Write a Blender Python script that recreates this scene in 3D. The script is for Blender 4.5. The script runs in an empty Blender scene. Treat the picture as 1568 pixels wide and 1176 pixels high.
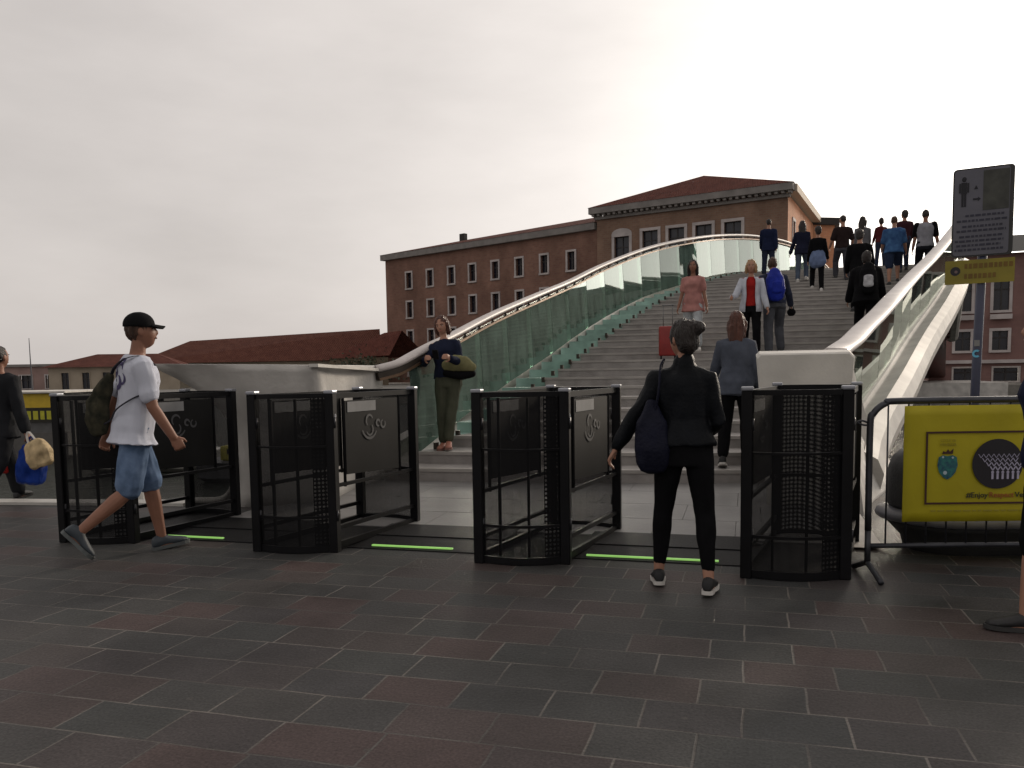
import bpy, bmesh, math, random
import numpy as np
from mathutils import Vector, Matrix, noise
random.seed(7)
R = math.radians
scene = bpy.context.scene
col = scene.collection

# ------------------------------------------------------------------ camera
CAM_H, YAW, PITCH, ROLL, FOCAL = 1.34, R(16), R(-5.0), 0.016, 1268.0
cd = bpy.data.cameras.new("camera")
cam = bpy.data.objects.new("camera", cd); col.objects.link(cam)
cd.sensor_width = 36.0
cd.lens = 36.0 * FOCAL / 1568.0
cd.shift_y = (568 + FOCAL * math.tan(-PITCH) - 588) / 1568.0
cd.clip_start = 0.05; cd.clip_end = 3000
cam.matrix_world = (Matrix.Translation((0, 0, CAM_H)) @ Matrix.Rotation(YAW, 4, 'Z')
                    @ Matrix.Rotation(R(90) + PITCH, 4, 'X') @ Matrix.Rotation(-ROLL, 4, 'Z'))
scene.camera = cam

# ------------------------------------------------------------------ sky and sun
SUN_EL, SUN_AZ = R(15), R(24)          # azimuth clockwise from +Y
sun_dir = Vector((math.sin(SUN_AZ) * math.cos(SUN_EL), math.cos(SUN_AZ) * math.cos(SUN_EL), math.sin(SUN_EL)))
world = bpy.data.worlds.new("World"); scene.world = world; world.use_nodes = True
nt = world.node_tree; nt.nodes.clear()
N = nt.nodes.new
wo = N('ShaderNodeOutputWorld'); bg = N('ShaderNodeBackground')
sky = N('ShaderNodeTexSky'); sky.sky_type = 'NISHITA'; sky.sun_disc = False
sky.sun_elevation = SUN_EL; sky.sun_rotation = SUN_AZ
sky.air_density = 1.3; sky.dust_density = 4.0; sky.ozone_density = 1.0; sky.altitude = 0
hs = N('ShaderNodeHueSaturation'); hs.inputs['Saturation'].default_value = 0.25
nt.links.new(sky.outputs[0], hs.inputs['Color'])
tc = N('ShaderNodeTexCoord')
dot = N('ShaderNodeVectorMath'); dot.operation = 'DOT_PRODUCT'; dot.inputs[1].default_value = sun_dir
nrm = N('ShaderNodeVectorMath'); nrm.operation = 'NORMALIZE'
nt.links.new(tc.outputs['Generated'], nrm.inputs[0]); nt.links.new(nrm.outputs[0], dot.inputs[0])
ramp = N('ShaderNodeValToRGB')        # thin high cloud, brighter towards the veiled sun
er = ramp.color_ramp
for p, c in ((0.0, (4.2, 3.9, 3.72)), (0.5, (4.55, 4.2, 4.0)), (0.7, (5.2, 4.8, 4.55)), (0.82, (6.1, 5.65, 5.35)), (0.90, (7.6, 7.05, 6.6)), (0.955, (10.5, 9.9, 9.3)), (1.0, (20, 19, 17.5))):
    e = er.elements.new(p) if p not in (0.0, 1.0) else er.elements[0 if p == 0 else -1]
    e.color = (*[v / 20 for v in c], 1)
nt.links.new(dot.outputs['Value'], ramp.inputs[0])
sc20 = N('ShaderNodeVectorMath'); sc20.operation = 'SCALE'; sc20.inputs[3].default_value = 20
nt.links.new(ramp.outputs[0], sc20.inputs[0])
mp = N('ShaderNodeMapping'); mp.inputs['Scale'].default_value = (1.6, 1.6, 5.0); mp.inputs['Rotation'].default_value = (0.2, 0.3, 0.5)
nt.links.new(nrm.outputs[0], mp.inputs[0])
cn = N('ShaderNodeTexNoise'); cn.inputs['Scale'].default_value = 1.7; cn.inputs['Detail'].default_value = 6; cn.inputs['Roughness'].default_value = 0.55
nt.links.new(mp.outputs[0], cn.inputs[0])
cr = N('ShaderNodeMapRange'); cr.inputs[1].default_value = 0.3; cr.inputs[2].default_value = 0.7; cr.inputs[3].default_value = 0.90; cr.inputs[4].default_value = 1.09
nt.links.new(cn.outputs[0], cr.inputs[0])
mul = N('ShaderNodeVectorMath'); mul.operation = 'SCALE'
nt.links.new(sc20.outputs[0], mul.inputs[0]); nt.links.new(cr.outputs[0], mul.inputs[3])
mx = N('ShaderNodeMix'); mx.data_type = 'RGBA'; mx.inputs[0].default_value = 0.86
nt.links.new(hs.outputs[0], mx.inputs[6]); nt.links.new(mul.outputs[0], mx.inputs[7])
nt.links.new(mx.outputs[2], bg.inputs['Color']); bg.inputs['Strength'].default_value = 0.15
nt.links.new(bg.outputs[0], wo.inputs[0])

sl = bpy.data.lights.new("sun", 'SUN'); so = bpy.data.objects.new("sun", sl); col.objects.link(so)
sl.energy = 2.0; sl.angle = R(10); sl.color = (1.0, 0.86, 0.7)
so.rotation_euler = (-sun_dir).to_track_quat('-Z', 'Y').to_euler()

scene.view_settings.view_transform = 'Standard'; scene.view_settings.look = 'None'
scene.view_settings.exposure = 0.0; scene.view_settings.gamma = 1.0
scene.cycles.transparent_max_bounces = 20
scene.cycles.max_bounces = 6

# ------------------------------------------------------------------ helpers
def lin(h):
    h = h.lstrip('#'); out = []
    for i in (0, 2, 4):
        c = int(h[i:i + 2], 16) / 255
        out.append(c / 12.92 if c <= .04045 else ((c + .055) / 1.055) ** 2.4)
    return tuple(out)

_m = {}
def mat(name, c, rough=0.7, metal=0.0, var=0.15, scale=6.0, bump=0.0, bscale=60.0, stretch=(1, 1, 1), spec=0.5, c2=None):
    if name in _m: return _m[name]
    if isinstance(c, str): c = lin(c)
    m = bpy.data.materials.new(name); m.use_nodes = True; t = m.node_tree; b = t.nodes['Principled BSDF']
    b.inputs['Roughness'].default_value = rough; b.inputs['Metallic'].default_value = metal
    b.inputs['Specular IOR Level'].default_value = spec
    tcn = t.nodes.new('ShaderNodeTexCoord'); mpn = t.nodes.new('ShaderNodeMapping'); mpn.inputs['Scale'].default_value = stretch
    t.links.new(tcn.outputs['Object'], mpn.inputs[0])
    n = t.nodes.new('ShaderNodeTexNoise'); n.inputs['Scale'].default_value = scale; n.inputs['Detail'].default_value = 5
    t.links.new(mpn.outputs[0], n.inputs[0])
    r = t.nodes.new('ShaderNodeValToRGB'); r.color_ramp.elements[0].position = 0.3; r.color_ramp.elements[1].position = 0.7
    a = c if c2 is None else (lin(c2) if isinstance(c2, str) else c2)
    r.color_ramp.elements[0].color = (*[max(0, v * (1 - var)) for v in c], 1)
    r.color_ramp.elements[1].color = (*[min(1, v * (1 + var)) for v in a], 1)
    t.links.new(n.outputs[0], r.inputs[0]); t.links.new(r.outputs[0], b.inputs['Base Color'])
    if bump:
        n2 = t.nodes.new('ShaderNodeTexNoise'); n2.inputs['Scale'].default_value = bscale; n2.inputs['Detail'].default_value = 4
        t.links.new(mpn.outputs[0], n2.inputs[0])
        bp = t.nodes.new('ShaderNodeBump'); bp.inputs['Strength'].default_value = bump; bp.inputs['Distance'].default_value = 0.02
        t.links.new(n2.outputs[0], bp.inputs['Height']); t.links.new(bp.outputs[0], b.inputs['Normal'])
    _m[name] = m
    return m

def link_mesh(name, me, m=None, parent=None):
    o = bpy.data.objects.new(name, me); col.objects.link(o)
    if m is not None: me.materials.append(m)
    if parent is not None: o.parent = parent
    return o

def obj(name, bm, m=None, parent=None, smooth=False):
    me = bpy.data.meshes.new(name); bmesh.ops.recalc_face_normals(bm, faces=bm.faces[:]); bm.to_mesh(me); bm.free()
    if smooth:
        for p in me.polygons: p.use_smooth = True
    return link_mesh(name, me, m, parent)

def tag(o, label=None, cat=None, group=None, kind=None):
    if label: o['label'] = label
    if cat: o['category'] = cat
    if group: o['group'] = group
    if kind: o['kind'] = kind
    return o

def empty(name, loc=(0, 0, 0), rz=0.0, label=None, cat=None, group=None):
    o = bpy.data.objects.new(name, None); col.objects.link(o); o.location = loc; o.rotation_euler = (0, 0, rz)
    o.empty_display_size = 0.2
    return tag(o, label, cat, group)

def copy_tree(o, parent=None):
    c = o.copy(); col.objects.link(c)
    if parent is not None: c.parent = parent
    for ch in list(o.children): copy_tree(ch, c)
    return c

def BM(): return bmesh.new()

def box(bm, x0, x1, y0, y1, z0, z1, M=None):
    vs = [Vector((x, y, z)) for z in (z0, z1) for y in (y0, y1) for x in (x0, x1)]
    if M is not None: vs = [M @ v for v in vs]
    v = [bm.verts.new(p) for p in vs]
    for f in ((0, 2, 3, 1), (4, 5, 7, 6), (0, 1, 5, 4), (2, 6, 7, 3), (0, 4, 6, 2), (1, 3, 7, 5)):
        bm.faces.new([v[i] for i in f])
    return v

def bevel_all(bm, w, seg=2):
    bmesh.ops.bevel(bm, geom=bm.edges[:], offset=w, segments=seg, affect='EDGES', profile=0.6)

def quad(bm, a, b, c, d): return bm.faces.new([bm.verts.new(p) for p in (a, b, c, d)])

def poly_prism(bm, pts, d):
    """closed polygon pts (Vectors) extruded by vector d"""
    a = [bm.verts.new(p) for p in pts]; b = [bm.verts.new(Vector(p) + Vector(d)) for p in pts]
    bm.faces.new(a[::-1]); bm.faces.new(b); n = len(a)
    for i in range(n): bm.faces.new((a[i], a[(i + 1) % n], b[(i + 1) % n], b[i]))

def loft(bm, rings, cap=True, closed=True):
    vr = [[bm.verts.new(p) for p in r] for r in rings]; n = len(vr[0])
    for a, b in zip(vr[:-1], vr[1:]):
        for i in range(n if closed else n - 1):
            bm.faces.new((a[i], a[(i + 1) % n], b[(i + 1) % n], b[i]))
    if cap and closed:
        bm.faces.new(vr[0][::-1]); bm.faces.new(vr[-1])
    return vr

def frames(pts, up=None):
    pts = [Vector(p) for p in pts]; out = []; u = None
    for i, p in enumerate(pts):
        t = (pts[min(i + 1, len(pts) - 1)] - pts[max(i - 1, 0)]).normalized()
        if u is None:
            ref = Vector(up) if up is not None else (Vector((0, 0, 1)) if abs(t.z) < .9 else Vector((0, 1, 0)))
            u = (ref - t * ref.dot(t)).normalized()
        else: u = (u - t * u.dot(t)).normalized()
        out.append((p, t, u, t.cross(u).normalized()))
    return out

def tube(bm, pts, radii, seg=10, up=None, round_ends=False):
    """radii: scalar or list; each entry scalar or (r_side, r_up)"""
    fr = frames(pts, up)
    if not isinstance(radii, (list, tuple)) or (isinstance(radii, tuple) and len(radii) == 2 and len(pts) != 2): radii = [radii] * len(pts)
    rr = [(r, r) if not isinstance(r, (tuple, list)) else r for r in radii]
    rings = []
    def ring(p, u, s, r, k=1.0):
        return [p + s * (math.cos(a) * r[0] * k) + u * (math.sin(a) * r[1] * k) for a in [2 * math.pi * i / seg for i in range(seg)]]
    if round_ends:
        p, t, u, s = fr[0]; r = rr[0]; m = min(r)
        for k, d in ((0.35, .95), (0.75, .68)): rings.append(ring(p - t * m * d, u, s, r, k))
    for (p, t, u, s), r in zip(fr, rr): rings.append(ring(p, u, s, r))
    if round_ends:
        p, t, u, s = fr[-1]; r = rr[-1]; m = min(r)
        for k, d in ((0.75, .68), (0.35, .95)): rings.append(ring(p + t * m * d, u, s, r, k))
    loft(bm, rings)

def strip_profile(bm, path, prof):
    """prof: closed 2-D section (side, up) carried along path, staying upright"""
    rings = []
    pts = [Vector(p) for p in path]
    for i, p in enumerate(pts):
        t = (pts[min(i + 1, len(pts) - 1)] - pts[max(i - 1, 0)]); t.normalize()
        s = Vector((t.y, -t.x, 0)).normalized(); u = s.cross(t).normalized()
        pr = prof(i) if callable(prof) else prof
        rings.append([p + s * a + u * b for a, b in pr])
    loft(bm, rings)

def ellipsoid(bm, c, r, M=None, u=16, v=12):
    c = Vector(c); rings = []
    for j in range(1, v):
        th = math.pi * j / v
        rings.append([c + Vector((r[0] * math.sin(th) * math.cos(2 * math.pi * i / u), r[1] * math.sin(th) * math.sin(2 * math.pi * i / u), r[2] * math.cos(th))) for i in range(u)])
    if M is not None: rings = [[M @ p for p in q] for q in rings]
    loft(bm, rings)

def smooth_curve(pts, n):
    """Catmull-Rom through pts, n points per span"""
    P = [Vector(p) for p in pts]; P = [2 * P[0] - P[1]] + P + [2 * P[-1] - P[-2]]; out = []
    for i in range(1, len(P) - 2):
        for k in range(n):
            t = k / n; a, b, c, d = P[i - 1], P[i], P[i + 1], P[i + 2]
            out.append(.5 * ((2 * b) + (c - a) * t + (2 * a - 5 * b + 4 * c - d) * t * t + (3 * b - a - 3 * c + d) * t ** 3))
    out.append(P[-2]); return out

def evaluated(o):
    dg = bpy.context.evaluated_depsgraph_get()
    me = bpy.data.meshes.new_from_object(o.evaluated_get(dg))
    return me

def remesh(name, bm, voxel, m, parent, smooth=3, wrinkle=0.0, wfreq=9.0, wst=(1, 1, 0.45), seed=0.0):
    me = bpy.data.meshes.new(name + '_raw'); bmesh.ops.recalc_face_normals(bm, faces=bm.faces[:]); bm.to_mesh(me); bm.free()
    t = bpy.data.objects.new(name, me); col.objects.link(t)
    r = t.modifiers.new('r', 'REMESH'); r.mode = 'VOXEL'; r.voxel_size = voxel; r.use_smooth_shade = True
    if smooth:
        s = t.modifiers.new('s', 'SMOOTH'); s.factor = 0.5; s.iterations = smooth
    me2 = evaluated(t); bpy.data.objects.remove(t); bpy.data.meshes.remove(me)
    if wrinkle:
        n = len(me2.vertices); co = np.empty(n * 3); me2.vertices.foreach_get('co', co); co = co.reshape(-1, 3)
        no = np.array([v.normal[:] for v in me2.vertices])
        d = np.empty(n)
        for i in range(n):
            p = Vector((co[i][0] * wst[0], co[i][1] * wst[1], co[i][2] * wst[2] + seed)) * wfreq
            a = noise.noise(p); b = noise.noise(p * 2.3 + Vector((5, 1, 2)))
            d[i] = (a * abs(a) * 1.6 + b * 0.45)
        me2.vertices.foreach_set('co', (co + no * (d * wrinkle)[:, None]).ravel())
    for p in me2.polygons: p.use_smooth = True
    me2.name = name
    me2.materials.clear()
    return link_mesh(name, me2, m, parent)

def text_mesh(body, size, extrude=0.0, bold=0.0, align='CENTER'):
    cu = bpy.data.curves.new('t', 'FONT'); cu.body = body; cu.size = size; cu.align_x = align; cu.align_y = 'CENTER'
    cu.extrude = extrude; cu.offset = bold; cu.resolution_u = 3
    o = bpy.data.objects.new('t', cu); col.objects.link(o); me = evaluated(o); bpy.data.objects.remove(o); bpy.data.curves.remove(cu)
    return me

def add_text(name, body, size, M, m, parent, bold=0.0, align='CENTER'):
    me = text_mesh(body, size, 0.0008, bold, align); me.transform(M); me.materials.clear()
    return link_mesh(name, me, m, parent)

# ------------------------------------------------------------------ bridge profile
SS = [9, 9.5, 11, 13, 15.4, 17.65, 19.5, 21.8, 23.4, 26.4, 28, 30, 32, 36, 40, 46, 54, 70]
ZZ = [.24, .38, .72, 1.15, 1.62, 2.15, 2.6, 3.17, 3.5, 4.1, 4.36, 4.6, 4.76, 4.93, 4.9, 4.5, 3.4, .6]
_G = np.arange(5, 75, .1)
def smoothed(xs, ys, w=1.6):
    v = np.interp(_G, xs, ys); n = int(w / .1) | 1; kern = np.ones(n) / n
    for _ in range(3): v = np.convolve(np.concatenate([2 * v[0] - v[n // 2:0:-1], v, 2 * v[-1] - v[-2:-n // 2 - 1:-1]]), kern, 'valid')
    return v
_DK = smoothed(SS, ZZ, 1.2)
def deck(s): return float(np.interp(s, _G, _DK)) if s > 10 else float(np.interp(s, [8.9, 9.5, 10], [.24, .38, float(np.interp(10, _G, _DK))]))
LF = [(8.9, -3.95), (9.4, -3.9), (10.5, -3.5), (13, -3.25), (17.2, -2.9), (20, -2.45), (23, -1.85), (26, -1.1), (29, -.2), (32, .8), (36, 1.95), (40, 3.0), (54, 6.3), (70, 9.8)]
RF = [(8.9, .5), (9.4, .55), (10.1, .76), (11, 1.0), (11.9, 1.27), (13, 1.59), (14.8, 2.04), (16.5, 2.52), (18.1, 3.03), (20.2, 3.66), (23, 4.45), (26, 5.15), (29, 5.85), (33, 6.75), (40, 8.2), (54, 11.0), (70, 14.3)]
_LX = smoothed([a for a, b in LF], [b for a, b in LF]); _RX = smoothed([a for a, b in RF], [b for a, b in RF])
def xl(s): return float(np.interp(s, _G, _LX))
def xr(s): return float(np.interp(s, _G, _RX))
LRAIL = [(-4.12, 8.75, 1.38), (-3.98, 9.0, 1.44), (-3.9, 9.35, 1.55), (-3.88, 9.9, 1.68), (-3.87, 10.7, 1.84), (-3.82, 12.45, 2.23), (-3.66, 15.2, 2.8), (-3.55, 16.9, 3.15), (-3.22, 19.4, 3.78), (-2.55, 22.4, 4.52), (-1.7, 25, 5.07), (-.82, 28, 5.57), (.26, 31, 5.92), (1.5, 34.5, 6.1), (2.8, 39.5, 6.12), (4.1, 45, 5.75), (6.2, 54, 4.6)]
RRAIL = [(.82, 8.75, 1.47), (.9, 9.42, 1.5), (1.11, 10.1, 1.62), (1.35, 11, 1.8), (1.62, 11.9, 2.0), (1.94, 13, 2.26), (2.39, 14.8, 2.6), (2.87, 16.5, 2.98), (3.38, 18.1, 3.38), (4.01, 20.2, 3.9), (4.85, 23, 4.65), (5.55, 26, 5.2), (6.25, 29, 5.65), (7.1, 33, 6.0), (8.6, 40, 6.05), (11.4, 54, 4.6)]
SKEW = 0.1
def row_s(x, s): return s + SKEW * (x + 2) * max(0.0, 1 - max(0, s - 9) / 22)   # step fronts are slightly askew
STEP_H = 0.14
step_s = []          # s of each riser
zt = .24
while zt <= 4.93:
    s = float(np.interp(zt, [deck(q / 20) for q in range(178, 741)], [q / 20 for q in range(178, 741)])) if zt > .3 else 9.0; step_s.append((s - (0.0 if zt > .3 else .0), zt)); zt += STEP_H
def stair_z(x, y):
    z = 0.1
    for s, t in step_s:
        if y >= row_s(x, s): z = t
    return z if y < 36 else deck(y)

# ------------------------------------------------------------------ materials of the place
def paving_material():
    m = bpy.data.materials.new('trachyte_paving'); m.use_nodes = True; t = m.node_tree; b = t.nodes['Principled BSDF']; n = t.nodes.new
    tcn = n('ShaderNodeTexCoord'); mpn = n('ShaderNodeMapping')
    wn = n('ShaderNodeTexNoise'); wn.inputs['Scale'].default_value = 2.5; wn.inputs['Detail'].default_value = 3
    t.links.new(tcn.outputs['Object'], wn.inputs[0])
    wm = n('ShaderNodeVectorMath'); wm.operation = 'SCALE'; wm.inputs[3].default_value = 0.022; t.links.new(wn.outputs['Color'], wm.inputs[0])
    wa = n('ShaderNodeVectorMath'); wa.operation = 'ADD'; t.links.new(tcn.outputs['Object'], wa.inputs[0]); t.links.new(wm.outputs[0], wa.inputs[1])
    t.links.new(wa.outputs[0], mpn.inputs[0])
    br = n('ShaderNodeTexBrick'); br.offset = 0.42; br.offset_frequency = 2; br.squash = 1.12; br.squash_frequency = 3
    br.inputs['Scale'].default_value = 1.0; br.inputs['Brick Width'].default_value = 0.38; br.inputs['Row Height'].default_value = 0.275
    br.inputs['Mortar Size'].default_value = 0.0065; br.inputs['Mortar Smooth'].default_value = 0.6; br.inputs['Bias'].default_value = 0.0
    br.inputs['Color1'].default_value = (0, 0, 0, 1); br.inputs['Color2'].default_value = (1, 1, 1, 1); br.inputs['Mortar'].default_value = (.5, .5, .5, 1)
    t.links.new(mpn.outputs[0], br.inputs[0])
    ra = n('ShaderNodeValToRGB'); ra.color_ramp.interpolation = 'LINEAR'
    els = ra.color_ramp.elements
    data = [(0, (.039, .040, .040)), (.25, (.047, .045, .044)), (.45, (.042, .043, .042)), (.6, (.053, .042, .040)), (.75, (.041, .040, .041)), (.88, (.058, .043, .041)), (1, (.046, .047, .046))]
    els[0].color = (*data[0][1], 1); els[1].color = (*data[-1][1], 1)
    for p, c in data[1:-1]: e = els.new(p); e.color = (*c, 1)
    t.links.new(br.outputs['Color'], ra.inputs[0])
    no = n('ShaderNodeTexNoise'); no.inputs['Scale'].default_value = 1.3; no.inputs['Detail'].default_value = 7; no.inputs['Roughness'].default_value = .65
    t.links.new(tcn.outputs['Object'], no.inputs[0])
    mr = n('ShaderNodeMapRange'); mr.inputs[1].default_value = .3; mr.inputs[2].default_value = .7; mr.inputs[3].default_value = .85; mr.inputs[4].default_value = 1.75
    t.links.new(no.outputs[0], mr.inputs[0])
    v = n('ShaderNodeVectorMath'); v.operation = 'SCALE'; t.links.new(ra.outputs[0], v.inputs[0]); t.links.new(mr.outputs[0], v.inputs[3])
    # joints: pale dust, patchy
    jn = n('ShaderNodeTexNoise'); jn.inputs['Scale'].default_value = 1.8; jn.inputs['Detail'].default_value = 4; t.links.new(tcn.outputs['Object'], jn.inputs[0])
    jr = n('ShaderNodeMapRange'); jr.inputs[1].default_value = .42; jr.inputs[2].default_value = .62; jr.inputs[3].default_value = .25; jr.inputs[4].default_value = 1.0; t.links.new(jn.outputs[0], jr.inputs[0])
    jm = n('ShaderNodeMath'); jm.operation = 'MULTIPLY'; t.links.new(br.outputs['Fac'], jm.inputs[0]); t.links.new(jr.outputs[0], jm.inputs[1])
    mx = n('ShaderNodeMix'); mx.data_type = 'RGBA'; t.links.new(jm.outputs[0], mx.inputs[0]); t.links.new(v.outputs[0], mx.inputs[6]); mx.inputs[7].default_value = (.17, .155, .14, 1)
    vo = n('ShaderNodeTexVoronoi'); vo.inputs['Scale'].default_value = 5.5; t.links.new(tcn.outputs['Object'], vo.inputs[0])
    vl = n('ShaderNodeMath'); vl.operation = 'LESS_THAN'; vl.inputs[1].default_value = .085; t.links.new(vo.outputs['Distance'], vl.inputs[0])
    sg = n('ShaderNodeSeparateColor'); t.links.new(vo.outputs['Color'], sg.inputs[0])
    vg = n('ShaderNodeMath'); vg.operation = 'GREATER_THAN'; vg.inputs[1].default_value = .72; t.links.new(sg.outputs[0], vg.inputs[0])
    vm = n('ShaderNodeMath'); vm.operation = 'MULTIPLY'; t.links.new(vl.outputs[0], vm.inputs[0]); t.links.new(vg.outputs[0], vm.inputs[1])
    vs_ = n('ShaderNodeMath'); vs_.operation = 'MULTIPLY'; vs_.inputs[1].default_value = .55; t.links.new(vm.outputs[0], vs_.inputs[0])
    m3 = n('ShaderNodeMix'); m3.data_type = 'RGBA'; t.links.new(vs_.outputs[0], m3.inputs[0]); t.links.new(mx.outputs[2], m3.inputs[6]); m3.inputs[7].default_value = (.085, .08, .074, 1)
    f2 = n('ShaderNodeTexNoise'); f2.inputs['Scale'].default_value = 90; f2.inputs['Detail'].default_value = 3; t.links.new(tcn.outputs['Object'], f2.inputs[0])
    fr_ = n('ShaderNodeMapRange'); fr_.inputs[1].default_value = .3; fr_.inputs[2].default_value = .7; fr_.inputs[3].default_value = .72; fr_.inputs[4].default_value = 1.32; t.links.new(f2.outputs[0], fr_.inputs[0])
    v3 = n('ShaderNodeVectorMath'); v3.operation = 'SCALE'; t.links.new(m3.outputs[2], v3.inputs[0]); t.links.new(fr_.outputs[0], v3.inputs[3])
    t.links.new(v3.outputs[0], b.inputs['Base Color'])
    fn = n('ShaderNodeTexNoise'); fn.inputs['Scale'].default_value = 45; fn.inputs['Detail'].default_value = 6; t.links.new(tcn.outputs['Object'], fn.inputs[0])
    hs_ = n('ShaderNodeMath'); hs_.operation = 'MULTIPLY_ADD'; hs_.inputs[1].default_value = -0.6
    t.links.new(br.outputs['Fac'], hs_.inputs[0]); t.links.new(fn.outputs[0], hs_.inputs[2])
    bp = n('ShaderNodeBump'); bp.inputs['Strength'].default_value = .45; bp.inputs['Distance'].default_value = .008
    t.links.new(hs_.outputs[0], bp.inputs['Height']); t.links.new(bp.outputs[0], b.inputs['Normal'])
    rr = n('ShaderNodeMapRange'); rr.inputs[3].default_value = .42; rr.inputs[4].default_value = .75; t.links.new(no.outputs[0], rr.inputs[0]); t.links.new(rr.outputs[0], b.inputs['Roughness'])
    b.inputs['Specular IOR Level'].default_value = 0.12
    return m

def glass_material(name, tint, dust, ior=1.7, dust_amt=0.08):
    m = bpy.data.materials.new(name); m.use_nodes = True; t = m.node_tree; t.nodes.clear(); n = t.nodes.new
    out = n('ShaderNodeOutputMaterial'); tr = n('ShaderNodeBsdfTransparent'); tr.inputs[0].default_value = (*tint, 1)
    gl = n('ShaderNodeBsdfGlossy'); gl.inputs['Roughness'].default_value = 0.02; gl.inputs['Color'].default_value = (.93, 1, .95, 1)
    di = n('ShaderNodeBsdfDiffuse'); di.inputs[0].default_value = (*dust, 1)
    fr = n('ShaderNodeFresnel'); fr.inputs[0].default_value = ior
    tcn = n('ShaderNodeTexCoord'); mp_ = n('ShaderNodeMapping'); mp_.inputs['Scale'].default_value = (1.5, 1.5, .5)
    t.links.new(tcn.outputs['Object'], mp_.inputs[0])
    no = n('ShaderNodeTexNoise'); no.inputs['Scale'].default_value = 3; no.inputs['Detail'].default_value = 5; t.links.new(mp_.outputs[0], no.inputs[0])
    mr = n('ShaderNodeMapRange'); mr.inputs[1].default_value = .35; mr.inputs[2].default_value = .7; mr.inputs[3].default_value = dust_amt * .7; mr.inputs[4].default_value = dust_amt * 1.35
    t.links.new(no.outputs[0], mr.inputs[0])
    m1 = n('ShaderNodeMixShader'); t.links.new(mr.outputs[0], m1.inputs[0]); t.links.new(tr.outputs[0], m1.inputs[1]); t.links.new(di.outputs[0], m1.inputs[2])
    m2 = n('ShaderNodeMixShader'); t.links.new(fr.outputs[0], m2.inputs[0]); t.links.new(m1.outputs[0], m2.inputs[1]); t.links.new(gl.outputs[0], m2.inputs[2])
    t.links.new(m2.outputs[0], out.inputs[0])
    return m

def perforated_material(name, colr, pitch=.02, rad=.36, slot=False):
    m = bpy.data.materials.new(name); m.use_nodes = True; t = m.node_tree; b = t.nodes['Principled BSDF']; n = t.nodes.new
    b.inputs['Base Color'].default_value = (*colr, 1); b.inputs['Roughness'].default_value = .5; b.inputs['Specular IOR Level'].default_value = .15; b.inputs['Metallic'].default_value = .0
    out = t.nodes['Material Output']
    uv = n('ShaderNodeUVMap'); sc_ = n('ShaderNodeVectorMath'); sc_.operation = 'MULTIPLY'; sc_.inputs[1].default_value = (1 / pitch, (1 / pitch) if not slot else (1 / (pitch * 6)), 0)
    t.links.new(uv.outputs[0], sc_.inputs[0])
    fr = n('ShaderNodeVectorMath'); fr.operation = 'FRACTION'; t.links.new(sc_.outputs[0], fr.inputs[0])
    su = n('ShaderNodeVectorMath'); su.operation = 'SUBTRACT'; su.inputs[1].default_value = (.5, .5, 0); t.links.new(fr.outputs[0], su.inputs[0])
    ln = n('ShaderNodeVectorMath'); ln.operation = 'LENGTH'; t.links.new(su.outputs[0], ln.inputs[0])
    lt = n('ShaderNodeMath'); lt.operation = 'LESS_THAN'; lt.inputs[1].default_value = rad; t.links.new(ln.outputs['Value'], lt.inputs[0])
    tr = n('ShaderNodeBsdfTransparent'); mx_ = n('ShaderNodeMixShader')
    t.links.new(lt.outputs[0], mx_.inputs[0]); t.links.new(b.outputs[0], mx_.inputs[1]); t.links.new(tr.outputs[0], mx_.inputs[2]); t.links.new(mx_.outputs[0], out.inputs[0])
    return m

def brick_material(name, c1, c2, mort, var=.38):
    m = bpy.data.materials.new(name); m.use_nodes = True; t = m.node_tree; b = t.nodes['Principled BSDF']; n = t.nodes.new
    b.inputs['Roughness'].default_value = .9; b.inputs['Specular IOR Level'].default_value = .2
    uv = n('ShaderNodeUVMap'); br = n('ShaderNodeTexBrick'); t.links.new(uv.outputs[0], br.inputs[0])
    br.inputs['Color1'].default_value = (*c1, 1); br.inputs['Color2'].default_value = (*c2, 1); br.inputs['Mortar'].default_value = (*mort, 1)
    br.inputs['Scale'].default_value = 1; br.inputs['Brick Width'].default_value = .5; br.inputs['Row Height'].default_value = .22; br.inputs['Mortar Size'].default_value = .025
    no = n('ShaderNodeTexNoise'); no.inputs['Scale'].default_value = .22; no.inputs['Detail'].default_value = 8; no.inputs['Roughness'].default_value = .65
    mp_ = n('ShaderNodeMapping'); mp_.inputs['Scale'].default_value = (1, .6, 1); t.links.new(uv.outputs[0], mp_.inputs[0]); t.links.new(mp_.outputs[0], no.inputs[0])
    mr = n('ShaderNodeMapRange'); mr.inputs[1].default_value = .3; mr.inputs[2].default_value = .7; mr.inputs[3].default_value = 1 - var; mr.inputs[4].default_value = 1 + var
    t.links.new(no.outputs[0], mr.inputs[0])
    v = n('ShaderNodeVectorMath'); v.operation = 'SCALE'; t.links.new(br.outputs[0], v.inputs[0]); t.links.new(mr.outputs[0], v.inputs[3])
    t.links.new(v.outputs[0], b.inputs['Base Color'])
    return m

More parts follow.
